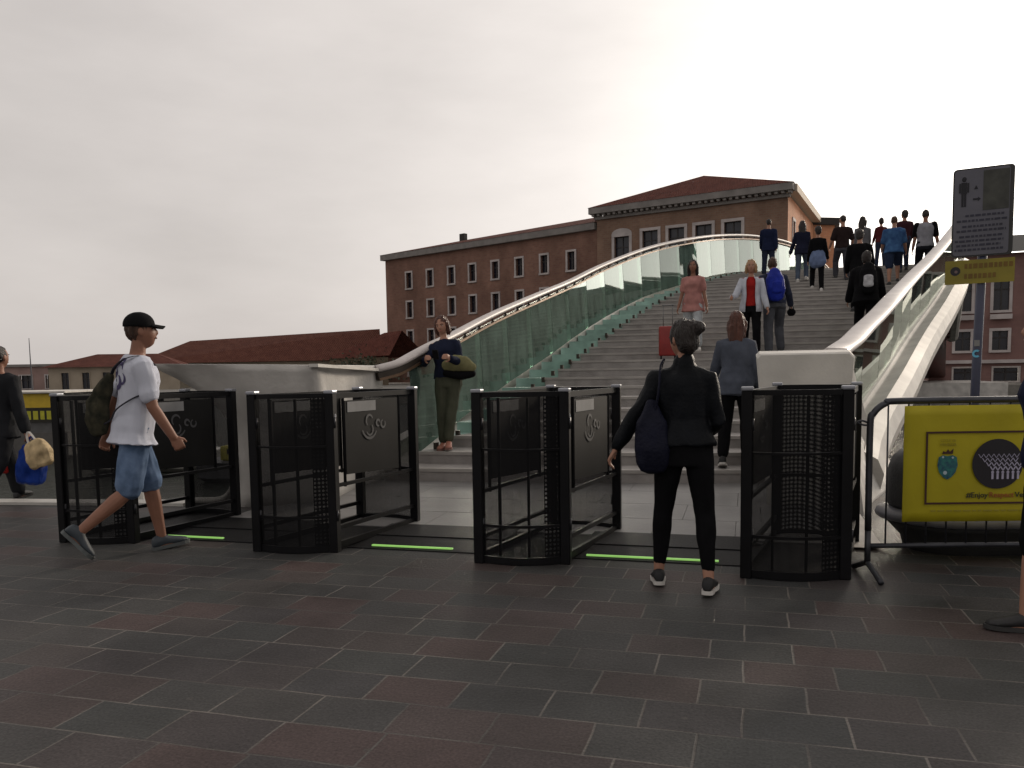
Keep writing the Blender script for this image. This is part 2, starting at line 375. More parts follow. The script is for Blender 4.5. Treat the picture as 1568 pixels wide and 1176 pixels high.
def tile_material(name, c1, c2):
    m = bpy.data.materials.new(name); m.use_nodes = True; t = m.node_tree; b = t.nodes['Principled BSDF']; n = t.nodes.new
    b.inputs['Roughness'].default_value = .9; b.inputs['Specular IOR Level'].default_value = .15
    tcn = n('ShaderNodeTexCoord'); no = n('ShaderNodeTexNoise'); no.inputs['Scale'].default_value = 1.1; no.inputs['Detail'].default_value = 9; no.inputs['Roughness'].default_value = .7
    t.links.new(tcn.outputs['Object'], no.inputs[0])
    ra = n('ShaderNodeValToRGB'); ra.color_ramp.elements[0].position = .35; ra.color_ramp.elements[1].position = .65
    ra.color_ramp.elements[0].color = (*c1, 1); ra.color_ramp.elements[1].color = (*c2, 1); t.links.new(no.outputs[0], ra.inputs[0]); t.links.new(ra.outputs[0], b.inputs['Base Color'])
    wv = n('ShaderNodeTexWave'); wv.wave_type = 'BANDS'; wv.bands_direction = 'X'; wv.inputs['Scale'].default_value = 1.3; t.links.new(tcn.outputs['Object'], wv.inputs[0])
    bp = n('ShaderNodeBump'); bp.inputs['Strength'].default_value = .8; bp.inputs['Distance'].default_value = .15; t.links.new(wv.outputs[0], bp.inputs['Height']); t.links.new(bp.outputs[0], b.inputs['Normal'])
    return m

M_pave = paving_material()
M_stone = mat('istrian_stone', (.52, .50, .47), rough=.55, var=.22, scale=2.2, bump=.25, bscale=25, spec=.35)
M_stone_pale = mat('pale_stone', (.53, .51, .47), rough=.6, var=.17, scale=2.5, bump=.1, bscale=40, spec=.3)
M_tread = mat('stair_tread_stone', (.28, .262, .25), rough=.6, var=.2, scale=4, bump=.3, bscale=40, spec=.3)
M_riser = mat('stair_riser_stone', (.33, .31, .29), rough=.6, var=.15, scale=3, spec=.3)
M_nosing = mat('stair_nosing_stone', (.38, .37, .35), rough=.6, var=.15, scale=5, spec=.3)
M_landing = mat('landing_slab', (.21, .205, .2), rough=.5, var=.15, scale=2.2, bump=.15, bscale=30, spec=.35)
M_black = mat('black_steel', (.004, .004, .005), rough=.45, var=.3, scale=8, spec=.18)
M_blackpaint = mat('charcoal_plate', (.008, .008, .008), rough=.6, var=.3, scale=3, spec=.15)
M_joint = mat('bright_corner_cap', (.30, .31, .34), rough=.35, metal=.6, var=.1)
M_ramp = mat('ramp_plate', (.006, .006, .007), rough=.6, var=.3, scale=5, bump=.3, bscale=150, spec=.2)
M_mesh = perforated_material('perforated_sheet', (.005, .005, .006), .0065, .265)
M_bronze = mat('bronze_rail', (.20, .13, .085), rough=.45, metal=.7, var=.2)
M_railtop = mat('worn_handrail', (.50, .46, .44), rough=.5, metal=.05, var=.12, scale=4)
M_rail_under = mat('dark_bronze', (.05, .04, .032), rough=.5, metal=.5)
M_red = mat('red_painted_steel', (.09, .014, .009), rough=.45, var=.2, scale=2)
M_glassL = glass_material('green_glass', (.62, .77, .70), (.25, .37, .31), 1.72, .34)
M_water = None

# ------------------------------------------------------------------ ground, water, quay
bm = BM()
quad(bm, (-1200, -1200, -1.15), (1200, -1200, -1.15), (1200, 1600, -1.15), (-1200, 1600, -1.15))
mw = bpy.data.materials.new('canal_water'); mw.use_nodes = True; b_ = mw.node_tree.nodes['Principled BSDF']
b_.inputs['Base Color'].default_value = (.022, .028, .022, 1); b_.inputs['Roughness'].default_value = .12; b_.inputs['IOR'].default_value = 1.33
tcn = mw.node_tree.nodes.new('ShaderNodeTexCoord'); mpn = mw.node_tree.nodes.new('ShaderNodeMapping'); mpn.inputs['Scale'].default_value = (1, 1.6, 1)
wn1 = mw.node_tree.nodes.new('ShaderNodeTexNoise'); wn1.inputs['Scale'].default_value = 1.6; wn1.inputs['Detail'].default_value = 8; wn1.inputs['Roughness'].default_value = .62
bpn = mw.node_tree.nodes.new('ShaderNodeBump'); bpn.inputs['Strength'].default_value = 1.0; bpn.inputs['Distance'].default_value = .35
L_ = mw.node_tree.links; L_.new(tcn.outputs['Object'], mpn.inputs[0]); L_.new(mpn.outputs[0], wn1.inputs[0]); L_.new(wn1.outputs[0], bpn.inputs['Height']); L_.new(bpn.outputs[0], b_.inputs['Normal'])
tag(obj('water', bm, mw), kind='structure')

# quay: one slab with a vertical front; edge line from far left to far right
edge = [(-400, -20), (-30, 4.1), (-7.83, 7.12), (-5.6, 7.42), (-4.9, 8.2), (-4.6, 9.6), (2.2, 9.8), (3.2, 9.2), (40, 5.5), (400, -30)]
bm = BM()
top = [bm.verts.new((x, y, 0)) for x, y in edge]; back = [bm.verts.new((x, -400, 0)) for x, y in edge]
low = [bm.verts.new((x, y, -3)) for x, y in edge]
for i in range(len(edge) - 1):
    bm.faces.new((back[i], back[i + 1], top[i + 1], top[i])); bm.faces.new((top[i], top[i + 1], low[i + 1], low[i]))
tag(obj('ground', bm, M_pave), kind='structure')
# stone kerb along the left quay edge
bm = BM()
pth = [Vector(p) for p in ((-400, -20.15, .01), (-30, 3.95, .01), (-7.83, 6.97, .01), (-5.62, 7.27, .012))]
strip_profile(bm, pth, [(-.17, -.04), (.07, -.04), (.07, .02), (-.17, .02)])
tag(obj('quay_kerb', bm, M_stone_pale), kind='structure')

# light landing slabs between the gates and the first step, gently rising
bm = BM()
xs = [-4.6 + i * (5.15 / 8) for i in range(9)]
for i in range(8):
    for j in range(4):
        y0 = 6.42 + j * .69; y1 = y0 + .685; z0 = .035 + .07 * (y0 - 6.42) / 2.8; z1 = .035 + .07 * (y1 - 6.42) / 2.8
        off = .2 * (j % 2)
        a, b2 = xs[i] + off + .002, xs[i + 1] + off - .002
        v = box(bm, a, b2, y0 + .002, y1 - .002, -.01, z0)
        for k in (6, 7): v[k].co.z = z1
tag(obj('landing', bm, M_landing), kind='structure')
# dark base sheet below the slabs
bm = BM(); quad(bm, (-4.62, 6.40, .02), (.95, 6.40, .02), (.95, 9.6, .06), (-4.62, 9.6, .06)); tag(obj('landing_bed', bm, M_tread), kind='structure')

# ------------------------------------------------------------------ bridge
bridge = empty('footbridge', (-1.5, 9, 0), 0, 'arched stone and glass footbridge climbing away from the turnstiles', 'bridge')
BI = Matrix.Translation((1.5, -9, 0))
def bobj(name, bm, m, smooth=False):
    for v in bm.verts: v.co = BI @ v.co
    return obj(name, bm, m, bridge, smooth)

# stairs: treads + risers + pale nosings
for i, (s, zt) in enumerate(step_s):
    s2 = step_s[i + 1][0] if i + 1 < len(step_s) else 38.5
    nseg = 6; bt, bn = BM(), BM()
    def pt(s_, k, z):
        t = k / nseg; a, b2 = xl(s_) + (0.0 if s_ > 9.6 else -.2), xr(s_); x = a + (b2 - a) * t
        return Vector((x, row_s(x, s_) - .12 * math.sin(math.pi * t), z))
    zb = zt - STEP_H - .02; rg = []
    for k in range(nseg + 1): rg.append([pt(s, k, zb), pt(s, k, zt - .035), pt(s + .055, k, zt - .035), pt(s + .055, k, zt), pt(s2 + .03, k, zt), pt(s2 + .03, k, zb)])
    loft(bt, rg)
    rg = []
    for k in range(nseg + 1): rg.append([pt(s - .012, k, zt - .034), pt(s + .054, k, zt - .034), pt(s + .054, k, zt + .003), pt(s - .012, k, zt + .003)])
    loft(bn, rg)
    rr_ = random.Random(i); 
    for v in bt.verts: v.co.z += rr_.uniform(-.003, .003) if v.co.z > zt - .01 else 0
    st_ = bobj('step', bt, M_tread)
    for v in bn.verts: v.co = BI @ v.co
    obj('nosing', bn, M_riser, st_)
bt = BM()
for s0, s1 in zip(range(38, 69, 2), range(40, 71, 2)):
    quad(bt, (xl(s0), s0, deck(s0)), (xr(s0), s0, deck(s0)), (xr(s1), s1, deck(s1)), (xl(s1), s1, deck(s1)))
bobj('far_deck', bt, M_tread)

def rail_pts(P, n=6): return smooth_curve(P, n)
LR, RR = rail_pts(LRAIL), rail_pts(RRAIL)
# left handrail: broad pale top, bronze strip below on little stand-offs
bm = BM(); strip_profile(bm, LR, [(-.055, -.03), (.055, -.03), (.075, .0), (.055, .035), (0, .05), (-.055, .035), (-.075, .0)]); bobj('handrail', bm, M_railtop, True)
bm = BM(); strip_profile(bm, [p + Vector((.03, 0, -.115)) for p in LR], [(-.03, -.015), (.03, -.015), (.03, .015), (-.03, .015)]); bobj('lower_rail', bm, M_bronze)
dist = 0; last = LR[0]; nb_ = 0
for p in LR[1:]:
    seg_ = (p - last).length; k0 = int(dist / .62) + 1
    while k0 * .62 < dist + seg_ and nb_ < 75:
        q = last.lerp(p, (k0 * .62 - dist) / seg_); bm = BM(); tube(bm, [q + Vector((.02, 0, -.13)), q + Vector((0, 0, -.02))], .018, 6); bobj('rail_bracket', bm, M_rail_under); k0 += 1; nb_ += 1
    dist += seg_; last = p
# dark curled underside at the foot of the left rail
bm = BM(); strip_profile(bm, [p + Vector((0, 0, -.07)) for p in LR[:20]], lambda i: [(-.06, -.05 * (1 - i / 20)), (.05, -.06 * (1 - i / 20)), (.05, .03), (-.06, .03)]); bobj('handrail_soffit', bm, M_rail_under)
# right handrail: broad bright band
bm = BM(); strip_profile(bm, RR, [(-.12, -.05), (.09, -.06), (.13, -.02), (.10, .035), (-.09, .05), (-.14, .01)]); bobj('handrail', bm, M_railtop, True)

# glass panels
def rail_at(P, s):
    ys = [p.y for p in P]; return Vector((float(np.interp(s, ys, [p.x for p in P])), s, float(np.interp(s, ys, [p.z for p in P]))))
def glass_panels(P, foot, side, s0, s1, lift, glass, step=1.25, m=None):
    s = s0
    while s < s1:
        e = min(s + step, s1)
        n = 1; rows = []
        bm = BM()
        for dn in (0, .016):
            for k in range(n + 1):
                q = s + .008 + (e - s - .016) * k / n
                t = rail_at(P, q) + Vector((0, 0, -.09)); f = Vector((foot(q), q, deck(q) + lift(q)))
                rows.append((f + Vector((side * dn, 0, 0)), t + Vector((side * dn, 0, 0))))
        a = rows[:n + 1]; c = rows[n + 1:]
        ring = [[x[0] for x in a] + [x[0] for x in c[::-1]], [x[1] for x in a] + [x[1] for x in c[::-1]]]
        loft(bm, ring)
        bobj('glass_panel', bm, glass); s = e
def lgx(s): return rail_at(LR, s).x + .06
glass_panels(LR, lgx, -1, 9.25, 41, lambda s: .03, M_glassL)
M_glassR = glass_material('clear_glass', (.66, .74, .68), (.25, .28, .22), 1.75, .10)
glass_panels(RR, lambda s: rail_at(RR, s).x - .05, 1, 9.7, 41, lambda s: .16, M_glassR)
# frosted glass tread ends between the stone steps and the left glass
M_frost = mat('frosted_aqua_glass', (.26, .40, .35), rough=.28, var=.35, scale=2.5, spec=.6)
for i, (s, zt) in enumerate(step_s):
    s2 = step_s[i + 1][0] if i + 1 < len(step_s) else 38.5
    if s < 9.3: continue
    def ep(q, side_): 
        x = xl(q) if side_ else lgx(q); return Vector((x - (.012 if not side_ else .004), row_s(xl(q), q), 0))
    rg = []
    for q in (0, 1):
        rg.append([ep(s, q) + Vector((0, .02, zt - STEP_H - .01)), ep(s, q) + Vector((0, .02, zt - .004)), ep(s2, q) + Vector((0, .018, zt - .004)), ep(s2, q) + Vector((0, .018, zt - STEP_H - .01))])
    bm = BM(); loft(bm, rg); bobj('glass_tread_end', bm, M_frost)
s = 9.75
while s < 33:
    z = deck(s); x = xl(s); bm = BM()
    box(bm, x - .015, x + .035, row_s(x, s) - .03, row_s(x, s) + .03, z - .05, z + .035); bobj('clamp', bm, M_rail_under); s += .5

# edge beams (pale) each side
def section(side, d):
    return lambda i: d
sr = [9.3 + .6 * i for i in range(80) if 9.3 + .6 * i < 56]
bm = BM()
strip_profile(bm, [(xr(s), s, deck(s)) for s in sr], lambda i: [(-.02, -.3), (-.02, .14), (.2, .16), (.34, .13), (.36, .08)] + [(.38, .08), (.55, .12), (.68, .04), (.74, -.12), (.7, -.32), (.56, -.46), (.3, -.5)])
bobj('edge_beam', bm, M_stone_pale, False)
bm = BM()
strip_profile(bm, [(xl(s), s, deck(s)) for s in sr], [(.0, -.3), (.0, -.16), (-.2, -.16), (-.62, -.16), (-.62, .02), (-.8, .03), (-.9, -.12), (-.7, -.42), (-.3, -.5)])
bobj('edge_beam', bm, M_stone_pale)
# red steel arch: ribs and tubes under the deck
def arch_z(s): return -1.0 + (deck(40) - .2 + 0.4) * max(0, 1 - ((s - 40) / 31.0) ** 2)
for fx in (.03, .5, .97):
    bm = BM()
    pts = [(xl(s) + (xr(s) - xl(s)) * fx, s, min(arch_z(s), deck(s) - .9 if fx == .5 else deck(s) - .75)) for s in [10.5 + 1.5 * i for i in range(31)]]
    tube(bm, pts, .16 if fx != .5 else .3, 10); bobj('arch_tube', bm, M_red, True)
s = 11.2
while s < 55:
    bm = BM()
    a, b2, z = xl(s), xr(s), deck(s); w = b2 - a
    poly_prism(bm, [Vector(p) for p in ((a - .4, s, z - .42), (b2 + .4, s, z - .42), (b2 - .1, s, z - .8), (a + w / 2 + .3, s, z - 1.25), (a + w / 2 - .3, s, z - 1.25), (a, s, z - .8))], (0, .09, 0))
    bobj('arch_rib', bm, M_red); s += 1.3
bm = BM()
for s0 in range(10, 69, 2):
    s1 = s0 + 2
    box_ = [(xl(s0) - .1, s0, deck(s0) - .4), (xr(s0) + .1, s0, deck(s0) - .4), (xr(s1) + .1, s1, deck(s1) - .4), (xl(s1) - .1, s1, deck(s1) - .4)]
    quad(bm, *[Vector(p) for p in box_])
bobj('deck_soffit', bm, M_red)

# left stone abutment: leans out at the top
zl = [0, .15, .35, .6, .85, 1.05, 1.2, 1.32, 1.40, 1.47]
rings = []
for z in zl:
    k = z / 1.47; fl = max(0, (k - .35) / .65) ** 2.6
    P0 = Vector((-4.98 - .85 * fl, 7.28 - .28 * fl, z)); P1 = Vector((-4.02 + .12 * k, 7.35 - .45 * k, z)); P2 = Vector((-4.15 + .02 * k, 8.95, z)); P3 = Vector((-4.75 - .7 * fl, 9.4, z))
    slope = -.05 * k
    ring = []
    def seg(A, B, n, bulge=0):
        d = B - A; nn = Vector((d.y, -d.x, 0)).normalized()
        return [A.lerp(B, i / n) + nn * (bulge * math.sin(math.pi * i / n)) for i in range(n)]
    ring += seg(P0, P1, 8, .02) + seg(P1, P2, 6, -.06) + seg(P2, P3, 4) + seg(P3, P0, 6, .15)
    for p in ring: p.z = max(0, p.z + slope * (p.x + 5.8) / 2.0)
    rings.append(ring)
bm = BM(); loft(bm, rings); bmesh.ops.bevel(bm, geom=[e for e in bm.edges if all(v.co.z > 1.38 for v in e.verts)], offset=.012, segments=2, affect='EDGES')
bobj('abutment', bm, M_stone, True)
bm = BM()
tube(bm, smooth_curve([(-5.62, 7.40, .03), (-5.3, 7.4, .05), (-5.12, 7.34, .16), (-5.03, 7.30, .32), (-5.0, 7.3, .5)], 5), .035, 8)
bobj('abutment_skirting', bm, M_stone_pale, True)
# lighter end block on top of the left abutment, toward the rail
bm = BM()
poly_prism(bm, [Vector(p) for p in ((-3.9, 6.86, 1.405), (-3.83, 6.9, 1.405), (-4.08, 8.85, 1.36), (-4.2, 8.85, 1.36))], (0, 0, .03)); bobj('coping', bm, M_stone_pale)

# right stone abutment
rings = []
for y, x0, x1, zt, x1b in ((7.90, .075, .89, 1.445, .95), (7.93, .06, .9, 1.46, 1.0), (8.3, .06, .92, 1.49, 1.08), (8.8, .1, .96, 1.47, 1.2), (9.3, .3, 1.08, 1.2, 1.35), (9.6, .5, 1.25, .72, 1.45), (10.2, .75, 1.4, .62, 1.6), (11.0, .95, 1.6, .5, 1.78), (11.4, 1.0, 1.7, .4, 1.75)):
    zc = zt * .55
    rings.append([Vector(p) for p in ((x0 + .12, y, -1.5 if y > 9.5 else 0), (x0 + .06, y, zc), (x0, y, zt - .03), (x0 + .03, y, zt), (x1 - .04, y, zt), (x1, y, zt - .04), (x1 - .03, y, zc + .1), ((x1 + x1b) / 2, y, zc * .5), (x1b, y, 0.02), (x1b, y, -1.5 if y > 9.5 else -.02))])
bm = BM(); loft(bm, rings); bobj('abutment', bm, M_stone_pale, False)

# far abutment on the opposite bank
bm = BM(); box(bm, 7, 16, 60, 72, -2, .1); bobj('abutment', bm, M_stone)
bm = BM(); quad(bm, (-1200, 66, -.1), (1200, 58, -.1), (1200, 1500, -.1), (-1200, 1500, -.1)); quad(bm, (-1200, 66, -.1), (1200, 58, -.1), (1200, 58, -3), (-1200, 66, -3))
tag(obj('far_bank', bm, mat('far_quay', (.2, .19, .17), rough=.8)), kind='structure')

# ------------------------------------------------------------------ turnstile gates
PA, PB, PC, PD = Vector((0, 0, 0)), Vector((.60, .09, 0)), Vector((.78, 1.22, 0)), Vector((.22, 1.30, 0))
GH = 1.215
def uv_sheet(name, pts, z0, z1, m, parent, nz=1):
    me = bpy.data.meshes.new(name); vs, fs, uvs = [], [], []; L = 0
    for i, p in enumerate(pts):
        if i: L += (Vector(pts[i]) - Vector(pts[i - 1])).length
        vs += [(p[0], p[1], z0), (p[0], p[1], z1)]; uvs += [(L, z0), (L, z1)]
    for i in range(len(pts) - 1): fs.append((2 * i, 2 * i + 2, 2 * i + 3, 2 * i + 1))
    me.from_pydata(vs, [], fs); uv = me.uv_layers.new(name='UVMap')
    for p in me.polygons:
        for li in p.loop_indices: uv.data[li].uv = uvs[me.loops[li].vertex_index]
    return link_mesh(name, me, m, parent)
def emblem(bm, c, ux, n, s):
    """ring arcs around a small S-like mark and two dots, raised 3 mm from plane; ux in-plane horizontal, n normal"""
    c = Vector(c); ux = Vector(ux).normalized(); uz = Vector((0, 0, 1)); n = Vector(n)
    def arc(r, a0, a1, w, oc=(0, 0)):
        k = 12; prev = None
        for i in range(k + 1):
            a = R(a0 + (a1 - a0) * i / k); ww = w * (.45 + .55 * math.sin(math.pi * i / k))
            pi_ = c + ux * (oc[0] + (r - ww / 2) * math.cos(a)) + uz * (oc[1] + (r - ww / 2) * math.sin(a)) + n * .004
            po = c + ux * (oc[0] + (r + ww / 2) * math.cos(a)) + uz * (oc[1] + (r + ww / 2) * math.sin(a)) + n * .004
            if prev: quad(bm, prev[0], prev[1], po, pi_)
            prev = (pi_, po)
    arc(.105 * s, 200, 330, .022 * s); arc(.045 * s, 20, 230, .02 * s, (0, .035 * s)); arc(.045 * s, 200, 410, .018 * s, (0, -.035 * s))
    arc(.025 * s, 0, 300, .02 * s, (.12 * s, .01 * s)); arc(.03 * s, 100, 400, .018 * s, (.19 * s, .0))
M_emblem = mat('faded_grey_print', (.05, .05, .053), rough=.6)

perforated_strip = perforated_material('coarse_perforated_sheet', (.009, .009, .01), .03, .30)
M_joint_dark = mat('dark_hinge', (.04, .04, .045), rough=.4, metal=.6)
def make_gate(label):
    g = empty('turnstile_gate', (0, 0, 0), 0, label, 'turnstile', 'black turnstile gates across the foot of the bridge')
    for P, cap in ((PA, 1), (PB, 1), (PC, 1), (PD, 1)):
        bm = BM(); box(bm, P.x - .035, P.x + .035, P.y - .035, P.y + .035, 0.0, GH - .02); bevel_all(bm, .006, 1); p = obj('post', bm, M_black, g)
        bm = BM(); box(bm, P.x - .038, P.x + .038, P.y - .038, P.y + .038, GH - .022, GH + .004); bevel_all(bm, .008, 2); obj('cap', bm, M_joint, p)
    # front curved screen
    arc = []
    for i in range(13):
        t = i / 12; q = PA.lerp(PB, t); nrm_ = Vector((.09, -.6, 0)).normalized(); arc.append(q + nrm_ * (.085 * math.sin(math.pi * t)))
    uv_sheet('curved_screen', arc, .02, GH - .03, M_mesh, g)
    for z, h in ((GH - .035, .035), (.80, .016), (.27, .02), (.03, .05)):
        bm = BM(); strip_profile(bm, [a + Vector((0, 0, z)) for a in arc], [(-.012, -h / 2 * 1.0), (.012, -h / 2), (.012, h / 2), (-.012, h / 2)]); obj('curved_rail', bm, M_black, g)
    for t in (.33, .66):
        q = arc[int(t * 12)]; bm = BM(); box(bm, q.x - .009, q.x + .009, q.y + .012, q.y + .03, .05, GH - .06); obj('upright', bm, M_black, g)
    # side panels with plates
    for A, B, nn in ((PB, PC, 1), (PA, PD, -1)):
        d = (B - A).normalized(); nv = Vector((d.y, -d.x, 0))
        def along(t, off=0, z=0): return A.lerp(B, t) + nv * off + Vector((0, 0, z))
        pn = BM()
        for z, h in ((GH - .04, .04), (.50, .026), (.18, .03), (.05, .045)):
            strip_profile(pn, [along(.02, 0, z), along(.98, 0, z)], [(-.014, -h / 2), (.014, -h / 2), (.014, h / 2), (-.014, h / 2)])
        for t in (.13, .80):
            strip_profile(pn, [along(t, 0, .5), along(t, 0, GH - .05)], [(-.012, -.012), (.012, -.012), (.012, .012), (-.012, .012)]) if False else tube(pn, [along(t, 0, .48), along(t, 0, GH - .05)], .013, 6)
        fr = obj('side_frame', pn, M_black, g)
        pb = BM(); poly_prism(pb, [along(.145, -.006, .57), along(.785, -.006, .54), along(.785, -.006, GH - .08), along(.145, -.006, GH - .08)], nv * .012)
        pl = obj('side_plate', pb, M_blackpaint, g)
        eb = BM()
        emblem(eb, along(.42, .007, .93), d, nv, 1.0); emblem(eb, along(.42, -.007, .93), -d, -nv, 1.0)
        obj('printed_emblem', eb, M_emblem, pl)
        lb = BM(); poly_prism(lb, [along(.17, .0075, GH - .17), along(.5, .0075, GH - .17), along(.5, .0075, GH - .09), along(.17, .0075, GH - .09)], nv * .002)
        obj('paper_label', lb, mat('grey_label', (.2, .2, .2), rough=.7), pl)
    # rear curved top band
    arc2 = []
    for i in range(11):
        t = i / 10; q = PD.lerp(PC, t); arc2.append(q + Vector((.0, 1, 0)) * (.07 * math.sin(math.pi * t)))
    for z, h in ((GH - .05, .07), (.5, .025), (.05, .05)):
        bm = BM(); strip_profile(bm, [a + Vector((0, 0, z)) for a in arc2], [(-.012, -h / 2), (.012, -h / 2), (.012, h / 2), (-.012, h / 2)]); obj('rear_rail', bm, M_black, g)
    uv_sheet('rear_screen', arc2, .05, GH - .06, M_mesh, g)
    # perforated column strip beside the front right post, hinges and a keyhole cover
    q0, q1 = arc[9] + Vector((0, .03, 0)), PB + Vector((-.03, .03, 0))
    uv_sheet('perforated_strip', [q0, q1], .05, GH - .04, perforated_strip, g)
    for P, dx in ((PB, .034), (PC, -.034), (PA, .034)):
        for z in (.28, .98):
            bm = BM(); tube(bm, [P + Vector((dx, -.012, z - .04)), P + Vector((dx, -.012, z + .04))], .011, 8); obj('hinge', bm, M_joint_dark, g, True)
    bm = BM(); tube(bm, [PB + Vector((.031, 0, 1.03)), PB + Vector((.038, 0, 1.03))], .014, 12); obj('lock_cover', bm, M_joint, g)
    # base tray
    bm = BM()
    out = [a * 1.0 for a in arc] + arc2[::-1]
    poly_prism(bm, [p + Vector((0, 0, .006)) for p in out], (0, 0, .022)); obj('base_tray', bm, M_ramp, g)
    return g
glabels = ['turnstile gate at the far left, behind the man in the black cap',
           'turnstile gate in front of the pale stone abutment, left of the leaning woman',
           'turnstile gate in the middle of the row, in front of the lower stairs',
           'rightmost turnstile gate, with the streaky curved screen beside the yellow banner']
gate0 = make_gate(glabels[0])
for i, (x, y) in enumerate(((-5.38, 5.43), (-3.59, 5.46), (-1.81, 5.45), (-.01, 5.41))):
    g = gate0 if i == 0 else copy_tree(gate0)
    g.location = (x, y, 0); g['label'] = glabels[i]

# ramp plates and green light strips in the passages
M_green = bpy.data.materials.new('green_light_strip'); M_green.use_nodes = True
_b = M_green.node_tree.nodes['Principled BSDF']; _b.inputs['Base Color'].default_value = (.25, .5, .1, 1); _b.inputs['Emission Color'].default_value = (.42, .85, .22, 1); _b.inputs['Emission Strength'].default_value = .42
rl = ['ramp plate between the far left gate and the second gate', 'ramp plate between the second and the middle gate', 'ramp plate under the woman in black, between middle and right gates']
strips = [(.72, 1.26), (.80, 1.46), (.70, 1.62)]
for i, x in enumerate((-5.38, -3.59, -1.81)):
    rp = empty('ramp_plate', (x + 1.19, 6.0, 0), 0, rl[i], 'ramp', 'black ramp plates in the gate passages')
    bm = BM(); v = box(bm, -.57, .59, -.30, .06, -.01, .03)
    v[4].co.z = v[5].co.z = .008
    obj('front_plate', bm, M_ramp, rp)
    bm = BM(); box(bm, -.57, .59, .07, .62, -.01, .038); obj('rear_plate', bm, M_ramp, rp)
    bm = BM(); a, b2 = strips[i]; Mx = Matrix.Identity(4)
    v = box(bm, a - 1.19, b2 - 1.19, -.245, -.222, 0.008, .022)
    obj('light_strip', bm, M_green, rp)

# ------------------------------------------------------------------ crowd barrier with banner
M_tube = mat('dark_galvanised', (.05, .052, .06), rough=.4, metal=.6, var=.25, scale=9)
fb = empty('crowd_barrier', (.78, 5.6, 0), math.atan2(.24, .95) , 'grey tubular crowd barrier carrying the yellow banner', 'barrier')
bm = BM()
tube(bm, smooth_curve([(-.05, 0, .30), (-.05, 0, .95), (-.03, 0, 1.04), (.04, 0, 1.10), (.14, 0, 1.115), (1.0, 0, 1.115), (2.0, 0, 1.115), (2.1, 0, 1.08), (2.14, 0, .95), (2.14, 0, .30)], 5), .021, 10); obj('top_rail', bm, M_tube, fb, True)
bm = BM(); tube(bm, [(-.05, 0, .2), (2.14, 0, .2)], .016, 8); obj('bottom_rail', bm, M_tube, fb, True)
for x in [.06 + .125 * i for i in range(17)]:
    bm = BM(); tube(bm, [(x, 0, .2), (x, 0, 1.1)], .006, 6); obj('bar', bm, M_tube, fb, True)
for x in (-.05, 2.14):
    bm = BM(); tube(bm, [(x, 0, .3), (x, 0, .08)], .02, 8); tube(bm, smooth_curve([(x, -.22, .015), (x, -.1, .06), (x, 0, .09), (x, .1, .06), (x, .22, .015)], 4), .018, 8); obj('foot', bm, M_tube, fb, True)
bm = BM(); tube(bm, smooth_curve([(-.06, 0, .98), (-.1, 0, .995), (-.13, 0, .985), (-.1, 0, .97), (-.06, 0, .965)], 3), .007, 6); obj('hook', bm, M_tube, fb, True)
# banner (hangs over the front of the barrier)
M_yel = mat('yellow_banner_vinyl', (.40, .34, .012), rough=.55, var=.10, scale=3, bump=.15, bscale=12, spec=.3)
M_bframe = mat('brown_print', (.05, .015, .008), rough=.6); M_orange = mat('orange_print', (.30, .085, .012), rough=.6); M_dk = mat('dark_print', (.03, .03, .012), rough=.6)
bn_ = empty('banner', (.78 + .15 * .97, 5.6 + .15 * .24 - .035, 0), math.atan2(.24, .95), 'yellow banner with a blue city crest and a black disc, hung on the crowd barrier', 'banner')
bm = BM(); nx, nz = 24, 12; W, Z0, Z1 = 1.5, .36, 1.085
g_ = [[(W * i / nx, -.014 + .007 * math.sin(i * .55) * math.cos(j * .5) * (1 if j > 9 or i > 20 or i < 2 else .25) + .004 * math.sin(i * 1.7 + j * .9) * (1 if j > 10 or j < 1 else .15), Z0 + (Z1 - Z0) * j / nz) for j in range(nz + 1)] for i in range(nx + 1)]
fv = [[bm.verts.new(p) for p in c] for c in g_]; bv = [[bm.verts.new((p[0], p[1] + .008, p[2])) for p in c] for c in g_]
for i in range(nx):
    for j in range(nz):
        bm.faces.new((fv[i][j], fv[i + 1][j], fv[i + 1][j + 1], fv[i][j + 1])); bm.faces.new((bv[i][j], bv[i][j + 1], bv[i + 1][j + 1], bv[i + 1][j]))
for i in range(nx):
    bm.faces.new((fv[i][0], bv[i][0], bv[i + 1][0], fv[i + 1][0])); bm.faces.new((fv[i][nz], fv[i + 1][nz], bv[i + 1][nz], bv[i][nz]))
for j in range(nz):
    bm.faces.new((fv[0][j], fv[0][j + 1], bv[0][j + 1], bv[0][j])); bm.faces.new((fv[nx][j], bv[nx][j], bv[nx][j + 1], fv[nx][j + 1]))
obj('sheet', bm, M_yel, bn_, True)
BY = -.021
def rect(bm, x0, x1, z0, z1, y=BY): box(bm, x0, x1, y - .002, y, z0, z1)
bm = BM(); x0, x1, z0, z1, w = .13, 1.37, .47, .925, .012
rect(bm, x0, x1, z1 - w, z1); rect(bm, x0, x1, z0, z0 + w); rect(bm, x0, x0 + w, z0 + w, z1 - w); rect(bm, x1 - w, x1, z0 + w, z1 - w)
obj('printed_frame', bm, M_bframe, bn_)
def disc(bm, cx, cz, r, y, n=40, ry=None):
    vs = [bm.verts.new((cx + r * math.cos(2 * math.pi * i / n), y, cz + (ry or r) * math.sin(2 * math.pi * i / n))) for i in range(n)]; f = bm.faces.new(vs)
    if f.normal.y > 0: f.normal_flip()
bm = BM(); disc(bm, .57, .72, .155, BY - .001); dk = obj('black_disc', bm, mat('black_print', (.008, .006, .010), rough=.5), bn_)
